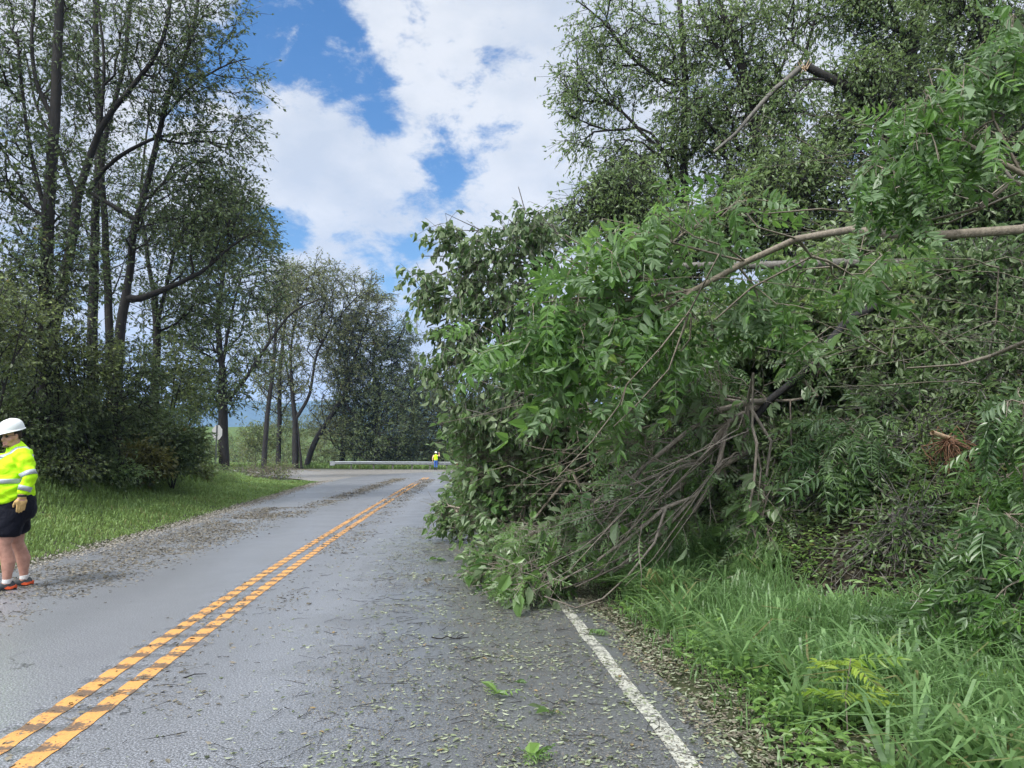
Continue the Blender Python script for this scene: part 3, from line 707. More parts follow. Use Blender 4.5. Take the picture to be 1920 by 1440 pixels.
for k, (px, py, y, rx, rz, n, lf, lb) in enumerate(BR):
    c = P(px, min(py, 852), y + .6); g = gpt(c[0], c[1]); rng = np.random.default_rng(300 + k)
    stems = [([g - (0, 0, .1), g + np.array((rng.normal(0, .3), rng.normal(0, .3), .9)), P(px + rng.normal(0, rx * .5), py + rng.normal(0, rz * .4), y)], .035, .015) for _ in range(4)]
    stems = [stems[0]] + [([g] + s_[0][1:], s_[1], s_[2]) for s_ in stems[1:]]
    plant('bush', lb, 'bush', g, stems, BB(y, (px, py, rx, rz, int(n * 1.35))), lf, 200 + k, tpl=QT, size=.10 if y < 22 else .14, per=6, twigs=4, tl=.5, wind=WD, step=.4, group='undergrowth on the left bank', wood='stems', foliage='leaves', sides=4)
c0 = gpt(-17.2, 50.3)
plant('brush_pile', 'low pale tangle of fallen branches at the tip of the grass verge', 'brush pile', c0, [([c0, c0 + (2, -.5, .6), c0 + (5, -1.5, .5)], .05, .02)], BB(46, (470, 885, 70, 8, 120), (520, 882, 35, 10, 60)), 'leaf_brush', 77,
      tpl=QT, size=.14, per=3, twigs=4, tl=.8, bare=.4, bark='bark_pale', group=None, wood='branches', foliage='leaves', sides=4)

# ------------------------------------------------------------------ right bank: standing trees
def shrink(t_, f): return (t_[0] * f, t_[1], t_[2])
SLT = [T_simple(.42), T_simple(.38, .3, .14)]
GR = 'standing trees on the right bank'
WR = (-.1, 0, -.15)
def rtree(label, Y, limbs, blobs, seed, leaf='leaf_slope', size=.10, **kw):
    kw.setdefault('step', .4); kw.setdefault('group', GR); kw.setdefault('bark', 'bark_dark'); kw.setdefault('wind', WR)
    kw.setdefault('per', 4); kw.setdefault('twigs', 4); kw.setdefault('tl', .5)
    kw.setdefault('tpl', SLT)
    return tree(label, Y, limbs, blobs, seed, leaf, size, **kw)
rtree('tall airy tree at the left end of the right bank, boughs drooping against the cloud', 17,
      [(.13, .05, [(1300, 780), (1290, 500), (1284, 300), (1283, 130), (1262, -120)]), (.05, .015, [(1284, 310), (1225, 268), (1150, 198), (1090, 190), (1050, 150)]), (.05, .015, [(1284, 400), (1222, 250), (1140, 245), (1060, 215)]),
       (.05, .015, [(1283, 170), (1200, 120), (1130, 40), (1080, 0)]), (.05, .02, [(1284, 300), (1350, 230), (1400, 120), (1420, 20)])],
      [(1105, 80, 45, 90, 60), (1075, 170, 38, 60, 52), (1150, 180, 60, 70, 60), (1180, 60, 70, 80, 80), (1090, 260, 35, 45, 24), (1260, 120, 70, 110, 130), (1180, 300, 60, 60, 80), (1260, 300, 70, 70, 110), (1150, -60, 90, 60, 30)], 31, per=4, leaf='leaf_slope')
rtree('tall tree on the right bank with a dark trunk left of the pale break', 16,
      [(.15, .06, [(1480, 640), (1440, 400), (1390, 130), (1350, 10), (1320, -130)]), (.06, .02, [(1420, 250), (1500, 120), (1540, 0)]), (.05, .02, [(1400, 180), (1330, 60), (1300, -40)])],
      [(1360, 60, 90, 90, 170), (1440, 160, 90, 90, 200), (1330, 220, 80, 80, 170), (1500, 20, 90, 70, 110), (1400, 320, 90, 80, 190)], 32)
rtree('snapped tree on the right bank, its top broken over with pale split wood showing', 13.5,
      [(.13, .075, [(1790, 560), (1720, 380), (1640, 210), (1560, 150), (1508, 122)])],
      [(1600, 150, 50, 50, 40), (1640, 160, 70, 70, 120), (1700, 300, 80, 80, 150), (1590, 260, 70, 60, 110), (1480, 210, 50, 60, 50)], 33)
rtree('tall tree on the right bank with a forked trunk at the top right', 15,
      [(.15, .07, [(1760, 520), (1720, 250), (1712, 130), (1740, -60)]), (.06, .02, [(1714, 140), (1690, 60), (1650, -60)])],
      [(1700, 60, 100, 80, 200), (1620, 0, 80, 70, 130), (1780, 200, 90, 90, 180), (1690, 180, 80, 70, 150)], 34)
rtree('tall tree on the right bank reaching out of the top right corner', 12.5,
      [(.12, .06, [(1900, 480), (1880, 250), (1840, 40), (1830, -150)]), (.05, .02, [(1870, 200), (1920, 80), (1960, -40)])],
      [(1850, 80, 90, 100, 180), (1920, 220, 80, 90, 150), (1800, -20, 90, 60, 90), (1860, 320, 80, 80, 120)], 35)
rtree('leafy tree low on the right bank, filling the gap under the airy tree', 15,
      [(.11, .05, [(1260, 700), (1230, 520), (1200, 400), (1180, 330)]), (.05, .02, [(1225, 500), (1140, 430), (1080, 380)])],
      [(1130, 390, 70, 50, 130), (1210, 430, 90, 70, 220), (1300, 470, 90, 70, 200), (1180, 360, 80, 60, 150), (1060, 420, 45, 40, 42), (1250, 570, 90, 70, 160)], 36)
rtree('leafy tree in the middle of the right bank behind the arching limb', 13,
      [(.11, .05, [(1500, 640), (1470, 480), (1440, 380)]), (.05, .02, [(1470, 480), (1550, 400), (1600, 360)])],
      [(1400, 400, 90, 60, 200), (1500, 340, 90, 70, 200), (1600, 410, 90, 60, 180), (1490, 460, 90, 60, 150)], 37, leaf='leaf_slope')
rtree('leafy tree on the right bank crossing the right picture edge', 10.5,
      [(.10, .05, [(1880, 560), (1850, 420), (1820, 340)]), (.05, .02, [(1850, 430), (1920, 380)])],
      [(1780, 380, 90, 70, 170), (1880, 420, 90, 70, 160), (1700, 440, 80, 60, 130)], 38, leaf='leaf_dark', per=5)
# the broken top hanging from the snapped trunk
def splinter():
    p = P(1505, 124, 13.5); r = empty('broken_treetop', P(1508, 128, 13.45), label='snapped treetop hanging down from the pale break at the top right', cat='broken branch')
    w = Wood(np.random.default_rng(5)); w.limb(PP(13.3, (1500, 128), (1430, 190), (1380, 250), (1338, 285)), .055, .025)
    e = w.grow(blob_pts(BB(13.3, (1400, 230, 70, 60, 50)), w.rng), .3); w.finish(); o_ = np.array(P(1508, 128, 13.45))
    tubes(w.P, w.Q, w.R, w.main, 6, 'branches', o_, M['bark_grey'], r)
    bm = bmesh.new(); rr = random.Random(3)
    for k in range(9):
        a = Vector((rr.uniform(-.05, .05), rr.uniform(-.05, .05), rr.uniform(-.05, .03))); d = Vector((rr.uniform(-.9, .5), rr.uniform(-.3, .2), rr.uniform(-.2, 1))).normalized(); l = rr.uniform(.1, .26)
        s = d.orthogonal().normalized() * .022; t_ = d.cross(s).normalized() * .014
        v = [bm.verts.new(a + q) for q in (s, t_, -s, -t_)]; tip = bm.verts.new(a + d * l)
        for i in range(4): bm.faces.new((v[i], v[(i + 1) % 4], tip))
        bm.faces.new(v[::-1])
    me = bpy.data.meshes.new('split_wood'); bm.to_mesh(me); bm.free(); link('split_wood', me, M['wood'], r)
splinter()

# shrubs and storm-thrown boughs carpeting the bank behind the fallen trees
PN = [T_pinnate(6, 1, .35), T_pinnate(7, 2, .5), T_pinnate(5, 3, .25)]
PNW = [T_pinnate(5, 11, .3, lw=.40, width=.36), T_pinnate(6, 12, .55, lw=.38, width=.34), T_pinnate(4, 13, .2, lw=.42, width=.42), T_pinnate(5, 14, .7, lw=.4, width=.34), T_pinnate(6, 15, 1.0, lw=.36, width=.32), T_pinnate(3, 16, .4, lw=.45, width=.44), T_pinnate(5, 17, .9, lw=.3, width=.38)]
PNQ = [T_pinnate(5, 4, .4, quad=True, lw=.36), T_pinnate(6, 5, .55, quad=True, lw=.36)]
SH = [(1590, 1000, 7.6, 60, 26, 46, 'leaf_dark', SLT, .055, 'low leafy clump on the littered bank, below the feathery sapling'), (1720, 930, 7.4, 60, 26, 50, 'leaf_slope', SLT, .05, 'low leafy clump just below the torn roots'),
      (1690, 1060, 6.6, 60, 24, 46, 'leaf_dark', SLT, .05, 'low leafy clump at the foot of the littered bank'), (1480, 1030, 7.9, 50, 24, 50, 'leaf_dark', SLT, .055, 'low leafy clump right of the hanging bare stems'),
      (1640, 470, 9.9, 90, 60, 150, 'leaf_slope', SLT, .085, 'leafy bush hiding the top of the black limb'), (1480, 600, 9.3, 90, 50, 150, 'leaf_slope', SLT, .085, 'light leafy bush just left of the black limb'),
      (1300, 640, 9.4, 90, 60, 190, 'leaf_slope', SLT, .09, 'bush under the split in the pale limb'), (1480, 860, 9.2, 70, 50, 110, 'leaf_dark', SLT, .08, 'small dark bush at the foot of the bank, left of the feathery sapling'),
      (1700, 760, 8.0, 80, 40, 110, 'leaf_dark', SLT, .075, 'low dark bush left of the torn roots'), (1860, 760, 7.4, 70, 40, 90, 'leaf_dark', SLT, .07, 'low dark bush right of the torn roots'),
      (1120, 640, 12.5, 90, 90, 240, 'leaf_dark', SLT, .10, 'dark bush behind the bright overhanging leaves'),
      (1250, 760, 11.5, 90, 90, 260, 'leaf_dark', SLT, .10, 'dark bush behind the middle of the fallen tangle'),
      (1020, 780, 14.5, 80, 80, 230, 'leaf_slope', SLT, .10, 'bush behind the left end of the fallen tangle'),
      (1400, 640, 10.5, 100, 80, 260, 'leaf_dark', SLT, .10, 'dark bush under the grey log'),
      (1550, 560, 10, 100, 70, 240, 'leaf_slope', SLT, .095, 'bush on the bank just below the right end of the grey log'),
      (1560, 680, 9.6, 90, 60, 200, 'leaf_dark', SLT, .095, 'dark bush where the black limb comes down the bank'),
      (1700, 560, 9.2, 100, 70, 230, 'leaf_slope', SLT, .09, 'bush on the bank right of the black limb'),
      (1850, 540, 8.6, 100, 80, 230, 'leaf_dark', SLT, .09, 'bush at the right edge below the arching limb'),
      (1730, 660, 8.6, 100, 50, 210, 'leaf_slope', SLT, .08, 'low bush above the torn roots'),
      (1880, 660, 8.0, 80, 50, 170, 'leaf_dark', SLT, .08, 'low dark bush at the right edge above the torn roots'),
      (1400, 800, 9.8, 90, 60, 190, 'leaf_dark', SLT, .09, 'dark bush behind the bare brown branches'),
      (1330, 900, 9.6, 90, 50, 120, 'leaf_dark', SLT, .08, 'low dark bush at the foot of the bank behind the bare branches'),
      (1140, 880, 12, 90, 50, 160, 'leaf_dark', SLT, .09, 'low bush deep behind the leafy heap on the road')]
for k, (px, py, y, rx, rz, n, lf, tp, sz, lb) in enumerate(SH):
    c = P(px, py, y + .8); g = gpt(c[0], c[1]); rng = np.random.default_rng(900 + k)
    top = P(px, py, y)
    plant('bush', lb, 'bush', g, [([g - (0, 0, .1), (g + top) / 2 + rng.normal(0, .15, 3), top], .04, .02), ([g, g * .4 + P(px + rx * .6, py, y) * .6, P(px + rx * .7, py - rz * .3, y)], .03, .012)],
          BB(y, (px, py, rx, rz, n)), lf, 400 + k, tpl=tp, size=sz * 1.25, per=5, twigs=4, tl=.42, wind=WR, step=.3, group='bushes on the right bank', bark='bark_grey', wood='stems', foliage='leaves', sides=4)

# ------------------------------------------------------------------ the fallen trees
# A: bright pinnate tree, long pale limb arching in from the right edge
b0 = P(2150, 470, 4.9)
plant('fallen_tree', 'fallen tree with a long pale limb arching from the right edge to bright feathery leaves', 'fallen tree', gpt(3.9, 4.9),
      [([gpt(4.3, 4.7), P(2060, 440, 5.2), P(1920, 430, 4.75), P(1750, 441, 5.0), P(1600, 430, 5.6), P(1500, 447, 6.1), P(1400, 490, 6.5), P(1300, 545, 6.8)], .04, .026),
       (PP(6.9, (1300, 545), (1240, 590), (1170, 640), (1110, 680)), .018, .009), (PP(6.9, (1345, 520), (1290, 545), (1200, 520), (1100, 470), (1060, 440)), .018, .008),
       (PP(6.9, (1300, 548), (1190, 560), (1080, 560), (1000, 570)), .016, .007), (PP(6.3, (1580, 432), (1520, 480), (1410, 540), (1340, 600)), .016, .008),
       (PP(5.6, (1700, 436), (1620, 402), (1540, 392), (1440, 400)), .013, .006), (PP(6.0, (1470, 460), (1420, 430), (1400, 400)), .012, .005), (PP(6.4, (1920, 640), (1860, 665), (1800, 682), (1700, 690)), .022, .008),
       (PP(5.3, (2000, 320), (1900, 340), (1840, 390), (1760, 410), (1690, 425)), .018, .008), (PP(5.6, (2000, 330), (1880, 310), (1790, 275), (1700, 262)), .014, .005), (PP(6.4, (1420, 480), (1350, 460), (1300, 445), (1240, 400)), .012, .005),
       (PP(6.4, (1330, 530), (1290, 580), (1250, 690), (1190, 760), (1150, 800)), .013, .005), (PP(6.2, (1300, 545), (1240, 650), (1175, 720), (1165, 760)), .011, .005), (PP(6.3, (1180, 700), (1160, 760), (1110, 830), (1040, 900)), .010, .005),
       (PP(6.7, (1360, 510), (1260, 455), (1180, 420)), .014, .006), (PP(6.9, (1310, 545), (1296, 560), (1290, 640), (1240, 710), (1180, 750)), .014, .006)],
      [(c, r, n) for c, r, n in BB(6.9, (1120, 510, 120, 70, 22), (1050, 610, 90, 80, 22), (1170, 640, 110, 80, 18), (1240, 560, 90, 70, 11), (990, 650, 60, 50, 8), (1200, 440, 140, 50, 13), (1070, 730, 70, 50, 4), (1320, 410, 100, 50, 14), (1450, 560, 120, 60, 12), (1560, 500, 120, 60, 10))],
      'leaf_pinnate', 51, bark='bark_pale', tpl=PNW + PNW + [shrink(T_simple(.5, .3), .4)], size=.375, per=2, twigs=2, tl=.28, wind=(-.25, -.1, -.2), droop=.2, leafdroop=.6, leafup=.7, step=.22, wob=.02, rt=.0035, wood='limb', foliage='leaves', ground=.4)
rt_ = np.random.default_rng(321); w_ = Wood(rt_)
first = True
for k in range(30):
    x0_, y0_ = rt_.uniform(1500, 1960), rt_.uniform(230, 760); yy = rt_.uniform(5.6, 7.4); L_ = rt_.uniform(110, 330); an = radians(rt_.uniform(150, 215)); b_ = rt_.normal(0, 22)
    pts_ = PP(yy, (x0_ + 60, y0_ + 20, yy + 1.4), (x0_, y0_), (x0_ + cos(an) * L_ * .5, y0_ - sin(an) * L_ * .3 + b_), (x0_ + cos(an) * L_, y0_ - sin(an) * L_ * .5))
    w_.limb(pts_, rt_.uniform(.005, .011), .0025, attach=k > 0)
w_.finish(); ftA = [o for o in bpy.data.objects if o.get('label', '').startswith('fallen tree with a long pale limb')][0]
tubes(w_.P, w_.Q, w_.R, w_.main, 5, 'bare_twigs', gpt(3.9, 4.9), M['bark_pale'], ftA)
# B: grey log, its crown of dark simple leaves reaching out over the road
plant('fallen_tree', 'fallen tree with a grey horizontal log and dark ragged crown over the road', 'fallen tree', gpt(5.6, 9.6),
      [([gpt(6.4, 9.8), P(1900, 500, 9.3), P(1800, 505, 9.2), P(1680, 495, 9.2), P(1500, 498, 9.4), P(1350, 500, 9.6), P(1230, 503, 9.8), P(1120, 515, 10.0), P(1040, 525, 10.2), P(960, 548, 10.3), P(880, 580, 10.4), P(800, 612, 10.4)], .085, .012),
       (PP(10.2, (1110, 515), (1000, 500), (900, 490), (840, 480), (790, 480)), .025, .006), (PP(10.2, (1060, 522), (980, 470), (900, 430), (835, 400)), .025, .006), (PP(10.3, (970, 545), (900, 620), (850, 680), (820, 715)), .02, .006),
       (PP(10.1, (1130, 510), (1050, 440), (985, 400), (972, 350)), .02, .006), (PP(10.3, (1000, 535), (930, 560), (850, 560), (775, 560)), .018, .005), (PP(10.2, (1080, 640), (960, 700), (870, 720), (800, 712)), .02, .006)],
      BB(10.2, (930, 470, 90, 50, 62), (850, 550, 100, 38, 42), (885, 630, 75, 55, 46), (1010, 430, 70, 45, 40), (850, 440, 40, 30, 14), (840, 680, 50, 50, 26), (980, 570, 80, 60, 60), (1060, 700, 90, 60, 60), (940, 760, 80, 50, 44), (800, 540, 35, 50, 14), (1000, 660, 80, 60, 50)),
      'leaf_dark', 52, bark='bark_grey', tpl=[T_simple(.5, .3), T_simple(.55, .15), T_simple(.6, .4, .2)], size=.112, per=4, twigs=3, tl=.36, wind=(.0, 0, -.25), droop=.3, leafdroop=.9, leafup=.5, step=.25, wob=.025, rt=.003, wood='log', foliage='leaves', ground=.3)
# C: black limb sweeping down to the road with bundles of bare branches
lead = [P(1690, 575, 9.1), P(1640, 578, 8.8), P(1590, 600, 8.6), P(1545, 650, 8.5), P(1500, 705, 8.4), P(1440, 752, 8.3), P(1400, 800, 8.2)]
CL = [([gpt(5.4, 9.4)] + lead[0:], .03, .036)]
def br(*p, y=8.0, r0=.026, r1=.009): CL.append((PP(y, *p), r0, r1))
br((1440, 752), (1370, 790), (1330, 850), (1290, 900), (1240, 940), (1190, 990), (1110, 1040), (1050, 1065), r0=.042, r1=.01)
br((1480, 720), (1400, 755), (1340, 770), (1280, 815), (1200, 880), (1120, 960), r0=.042, r1=.01)
br((1420, 775), (1400, 850), (1350, 880), (1330, 920), (1300, 960), (1262, 985), (1200, 1020), (1120, 1085), (1030, 1112), r0=.042, r1=.01)
br((1400, 800), (1345, 870), (1300, 930), (1240, 1000), (1160, 1060), (1080, 1100), y=7.8)
br((1290, 900), (1250, 950), (1180, 1010), (1120, 1050), (1050, 1090), y=7.7)
br((1330, 850), (1310, 860), (1255, 897), (1170, 888)), br((1262, 985), (1230, 1020), (1180, 1080), (1130, 1125), (1080, 1140), (1020, 1118), y=7.5, r0=.014)
br((1440, 640), (1415, 700), (1412, 800), (1425, 880), (1420, 940), (1400, 1010), y=7.6, r0=.016); br((1415, 760), (1422, 830), (1418, 900), (1405, 960), (1425, 1020), (1400, 1070), (1360, 1085), (1290, 1088), y=7.5, r0=.016, r1=.007)
br((1590, 735), (1480, 750), (1400, 750), (1330, 735), (1275, 722), y=8.3, r0=.024); br((1500, 800), (1485, 870), (1460, 920), (1435, 950), (1420, 990), y=7.9, r0=.012)
br((1200, 880), (1140, 965), (1110, 1000)), br((1240, 940), (1200, 1040), (1150, 1070), (1080, 1060), (1030, 1070)), br((1450, 745), (1445, 830), (1430, 930), (1425, 1080), y=7.8, r0=.018)
rng_ = np.random.default_rng(199)
for k in range(15):
    a_ = rng_.uniform(0, 1); x0_ = 1440 - 250 * a_ + rng_.normal(0, 12); y0_ = 760 + 170 * a_ + rng_.normal(0, 14); x1_ = rng_.uniform(960, 1250); y1_ = rng_.uniform(900, 1110) if rng_.random() < .6 else rng_.uniform(760, 950); yy = rng_.uniform(6.9, 7.6)
    CL.append((PP(yy, (x0_, y0_, 8.0), ((x0_ * .6 + x1_ * .4) + rng_.normal(0, 14), y0_ * .6 + y1_ * .4 + rng_.uniform(10, 40)), (x0_ * .25 + x1_ * .75, y0_ * .2 + y1_ * .8 + rng_.uniform(0, 30)), (x1_, min(y1_, 1115))), rng_.uniform(.007, .013), .003))
rng_ = np.random.default_rng(99)
for k in range(24):                                        # the bundle of fine bare switches
    a = rng_.uniform(0, 1); x0_ = 1340 - 200 * a + rng_.normal(0, 18); y0_ = 850 + 170 * a + rng_.normal(0, 18)
    L_ = rng_.uniform(90, 260); an = radians(rng_.uniform(128, 168)); 
    mid = (x0_ + cos(an) * L_ * .5, y0_ + sin(an) * L_ * .5 + rng_.normal(0, 8)); an2 = an + rng_.normal(0, .25)
    e_ = (mid[0] + cos(an2) * L_ * .5, min(mid[1] + sin(an2) * L_ * .5, 1125)); yy = rng_.uniform(7.4, 8.3)
    CL.append((PP(yy, (x0_, y0_), mid, e_), .009, .003))
plant('fallen_tree', 'fallen tree with a black limb sweeping down the bank into bundles of bare brown branches', 'fallen tree', gpt(5.0, 9.2), CL,
      BB(8.1, (1300, 720, 90, 60, 60), (1240, 940, 90, 60, 40), (1130, 980, 100, 60, 60), (1030, 1020, 80, 50, 60), (1230, 850, 90, 60, 40), (1340, 780, 60, 40, 22), (1000, 1080, 60, 35, 40, 7.7), (1180, 800, 60, 50, 26), (1425, 960, 30, 90, 40, 7.8), (1330, 860, 60, 40, 10, 7.9), (1280, 960, 60, 40, 9, 7.9), (1180, 930, 70, 50, 18, 7.8), (1400, 740, 50, 40, 10, 8.2), (1510, 660, 50, 40, 22, 8.2)),
      'leaf_road', 53, bark='bark_red', tpl=PNQ + [T_simple(.5, .2)], size=.2, per=2, twigs=2, tl=.3, wind=(-.3, 0, -.15), droop=.2, leafdroop=.5, step=.25, wob=.02, rt=.003, bare=.3, wood='branches', foliage='leaves')
ft_ = [o for o in bpy.data.objects if o.get('label', '').startswith('fallen tree with a black limb')][0]
w_ = Wood(np.random.default_rng(4)); w_.limb([gpt(5.4, 9.4)] + [q - np.array((0, .06, 0)) for q in lead], .056, .036); w_.finish(); tubes(w_.P, w_.Q, w_.R, w_.main, 9, 'black_limb', gpt(5.0, 9.2), M['bark_black'], ft_)
# D: leafy heap lying on the right lane
DL = []; rd = np.random.default_rng(77)
for k in range(34):
    x0_, y0_ = rd.uniform(1080, 1330), rd.uniform(640, 900); L_ = rd.uniform(120, 330); an = radians(rd.uniform(105, 185)); yy = rd.uniform(7.6, 9.4); bow = rd.normal(0, 26)
    e_ = (x0_ + cos(an) * L_, min(y0_ + sin(an) * L_ * .8, 1090)); m1 = (x0_ * .6 + e_[0] * .4 + bow * sin(an), y0_ * .6 + e_[1] * .4 + abs(bow)); m2 = (x0_ * .25 + e_[0] * .75, y0_ * .25 + e_[1] * .75 + bow * .5)
    DL.append((PP(yy, (x0_ + 30, y0_ - 20, yy + 1.2), (x0_, y0_), m1, m2, e_), rd.uniform(.006, .014), .003))
g0 = gpt(3.2, 12.6)
plant('fallen_tree', 'leafy fallen treetop heaped across the right lane', 'fallen tree', g0,
      [([g0, P(1250, 800, 12), P(1100, 850, 11.5), P(1000, 900, 11), P(930, 950, 11), P(880, 980, 11.5)], .06, .015), (PP(11, (1010, 900), (930, 880), (880, 860), (850, 850)), .02, .006),
       (PP(10.5, (1100, 850), (1020, 950), (960, 1030)), .03, .008), (PP(11, (1060, 880), (960, 800), (900, 740)), .025, .007), (PP(9, (1150, 900), (1060, 1000), (1000, 1060), (960, 1090)), .025, .008)] + DL,
      BB(11, (960, 880, 90, 60, 210), (1060, 880, 90, 70, 180), (900, 800, 50, 60, 60), (960, 960, 90, 50, 170), (1080, 980, 80, 60, 80), (870, 960, 55, 38, 120, 13.2), (990, 1040, 70, 50, 130, 9.3), (1000, 1090, 55, 40, 90, 8.3), (940, 1060, 45, 35, 46, 9), (1150, 860, 70, 60, 90), (880, 890, 30, 40, 30, 12), (1040, 800, 80, 60, 110)),
      'leaf_road', 54, bark='bark_pale', tpl=[T_simple(.48, .2), T_simple(.52, .1), T_simple(.45, .3, .2), shrink(T_simple(.6, .3), 1.4), shrink(T_simple(.4, .2), .6)], size=.115, per=3, twigs=4, bare=.22, tl=.36, wind=(-.2, 0, -.05), droop=.15, leafdroop=.35, step=.25, wob=.03, rt=.0028, wood='branches', foliage='leaves', ground=.1)
# E: bough hanging in from the top right, close to the camera
plant('hanging_bough', 'leafy bough with large limp bluish leaves hanging in at the top right', 'bough', P(2150, 200, 4.6),
      [(PP(5.0, (2160, 240), (2000, 330), (1900, 330), (1790, 270), (1710, 250), (1660, 300)), .03, .008), (PP(5.0, (1790, 270), (1760, 200), (1740, 130)), .012, .005), (PP(5.0, (1900, 325), (1860, 230), (1850, 130), (1900, 60)), .014, .005),
       (PP(5.0, (1720, 250), (1715, 330), (1712, 430)), .009, .004), (PP(5.2, (1990, 335), (1880, 300), (1800, 250), (1700, 240)), .012, .004), (PP(5.6, (2000, 390), (1880, 375), (1800, 330), (1660, 300)), .014, .005),
       (PP(5.4, (1960, 350), (1890, 372), (1780, 420), (1700, 425)), .014, .006)],
      BB(5.0, (1710, 240, 60, 60, 18), (1645, 330, 30, 60, 9), (1760, 170, 60, 60, 13), (1860, 120, 60, 90, 16), (1850, 250, 70, 40, 10), (1712, 370, 14, 60, 5), (1900, 50, 40, 50, 8)),
      'leaf_pinnate', 55, bark='bark_pale', tpl=PNW + [shrink(T_simple(.45, .3), .5), shrink(T_simple(.5, .2), .45), shrink(T_simple(.5, .4), .5)], size=.23, per=3, twigs=2, tl=.2, wind=(0, 0, -.6), droop=.5, leafdroop=1.1, step=.16, wob=.015, rt=.0028, wood='limb', foliage='leaves', ground=.5)
# F: feathery plants on the bank, right side
FE = [((1600, 830), 7.3, 75, 60, 34, 'leaf_blue', .34, 'feathery dark green sapling drooping in the middle of the bank'),
      ((1860, 1000), 5.0, 70, 90, 40, 'leaf_blue', .3, 'feathery bluish sapling at the right edge above the tall grass'),
      ((1800, 1170), 5.2, 95, 60, 46, 'leaf_blue', .26, 'dark leafy sapling at the foot of the bank, lower right'),
      ((1920, 1120), 4.6, 60, 90, 30, 'leaf_pinnate', .26, 'bright leafy sapling cut by the right picture edge'),
      ((1900, 860), 5.6, 50, 60, 16, 'leaf_pinnate', .26, 'small bright sapling at the right edge beside the torn roots'),
      ((1920, 780), 5.0, 30, 60, 10, 'leaf_blue', .3, 'drooping bluish sapling high at the right edge'),
      ((1800, 1010), 6.6, 50, 25, 16, 'weed', .2, 'low light green plant on the leaf-strewn bank'),
      ((1250, 700), 8.6, 70, 40, 24, 'leaf_blue', .34, 'feathery dark bough hanging in the shade behind the bright leaves'),
      ((1330, 680), 8.8, 50, 60, 20, 'leaf_blue', .3, 'feathery dark sapling under the grey log')]
for k, ((px, py), y, rx, rz, n, lf, sz, lb) in enumerate(FE):
    top = P(px, py - rz * .4, y); g = gpt(top[0] + .3, y + .5); 
    if g[2] > top[2] - .1: g = gpt(top[0] - .2, y - .1)
    plant('sapling', lb, 'sapling', g, [([g - (0, 0, .05), (g + top) / 2 + (0, 0, .1), top], .016, .007)], BB(y, (px, py, rx, rz, n)), lf, 500 + k, bark='bark_pale', tpl=PN, size=sz, per=2, twigs=2, tl=.18,
          wind=(-.2, -.2, -.1), droop=.3, leafdroop=.6, leafup=1.0, step=.2, wob=.01, rt=.003, group='saplings on the right bank', wood='stem', foliage='leaves', sides=5, ground=.05)
# bright seedlings in the verge
SD = [(1590, 1372, .42, 15, 'sumac', 'bright yellow-green seedling standing in the grass at the lower right'), (1560, 1175, .34, 8, 'weed', 'small yellow-green seedling at the back of the grass, left one of two'),
      (1628, 1180, .45, 8, 'weed', 'small yellow-green seedling at the foot of the bank, taller right one of two'), (1900, 1340, .3, 8, 'sumac', 'yellow-green seedling at the right edge of the tall grass'), (1700, 1255, .22, 6, 'sumac', 'tiny yellow-green seedling in front of the dark sapling')]
def Gp(px, py, z=0.):
    u = (px - 960) / F; v = (720 - py) / F; t_ = (z - CH) / (sin(PIT) + v * cos(PIT)); return u * t_, t_ * (cos(PIT) - v * sin(PIT))
for k, (px, py, h, n, lf, lb) in enumerate(SD):
    x, y = Gp(px, py, .1); g = gpt(x, y); rng = np.random.default_rng(600 + k); top = g + (0.03, 0, h)
    root = empty('seedling', g, label=lb, cat='seedling', group='seedlings in the right verge')
    w = Wood(rng); w.limb([g, g + (0, .01, h * .5), top], .005, .003, step=.08); w.finish()
    tubes(w.P, w.Q, w.R, w.main, 5, 'stem', g, M['bark_pale'], root)
    f = rng.uniform(.45, 1, n); pos = g + f[:, None] * (top - g); a = np.arange(n) * 2.4
    xd = np.stack((np.cos(a), np.sin(a), np.full(n, .35)), 1)
    link('leaves', leafmesh('leaves', PN, pos, xd, np.tile((0, 0, 1.), (n, 1)) + rng.normal(0, .2, (n, 3)), np.full(n, .23) * rng.uniform(.7, 1.1, n), rng, origin=g), M[lf], root)

# ------------------------------------------------------------------ uprooted roots on the bank
def roots():
    c = P(1775, 850, 6.9); g = np.array(gpt(c[0], c[1])); g[2] = max(g[2], c[2] - .2)
    r = empty('torn_roots', g, label='orange torn roots with a pale broken stem on the right bank', cat='tree roots')
    rng = np.random.default_rng(8); w = Wood(rng); c0 = P(1775, 825, 6.8)
    w.limb([c0 + (.1, .1, 0), c0], .03, .03)
    for k in range(42):
        a = rng.uniform(-1.1, 1.1); e = c0 + np.array((rng.normal(.02, .17), rng.normal(-.05, .1), -abs(rng.normal(.2, .12)))); m_ = (c0 + e) / 2 + rng.normal(0, .05, 3) + (0, 0, .05)
        w.limb([c0, m_, e], .008, .002, step=.08, wob=.05)
    w.finish(); tubes(w.P, w.Q, w.R, w.main, 5, 'roots', g, M['root'], r)
    w = Wood(rng); w.limb([P(1800, 826, 6.85), P(1775, 820, 6.8), P(1748, 811, 6.72)], .02, .022, wob=.0); w.finish(); tubes(w.P, w.Q, w.R, w.main, 10, 'stem', g, M['wood'], r)
roots()

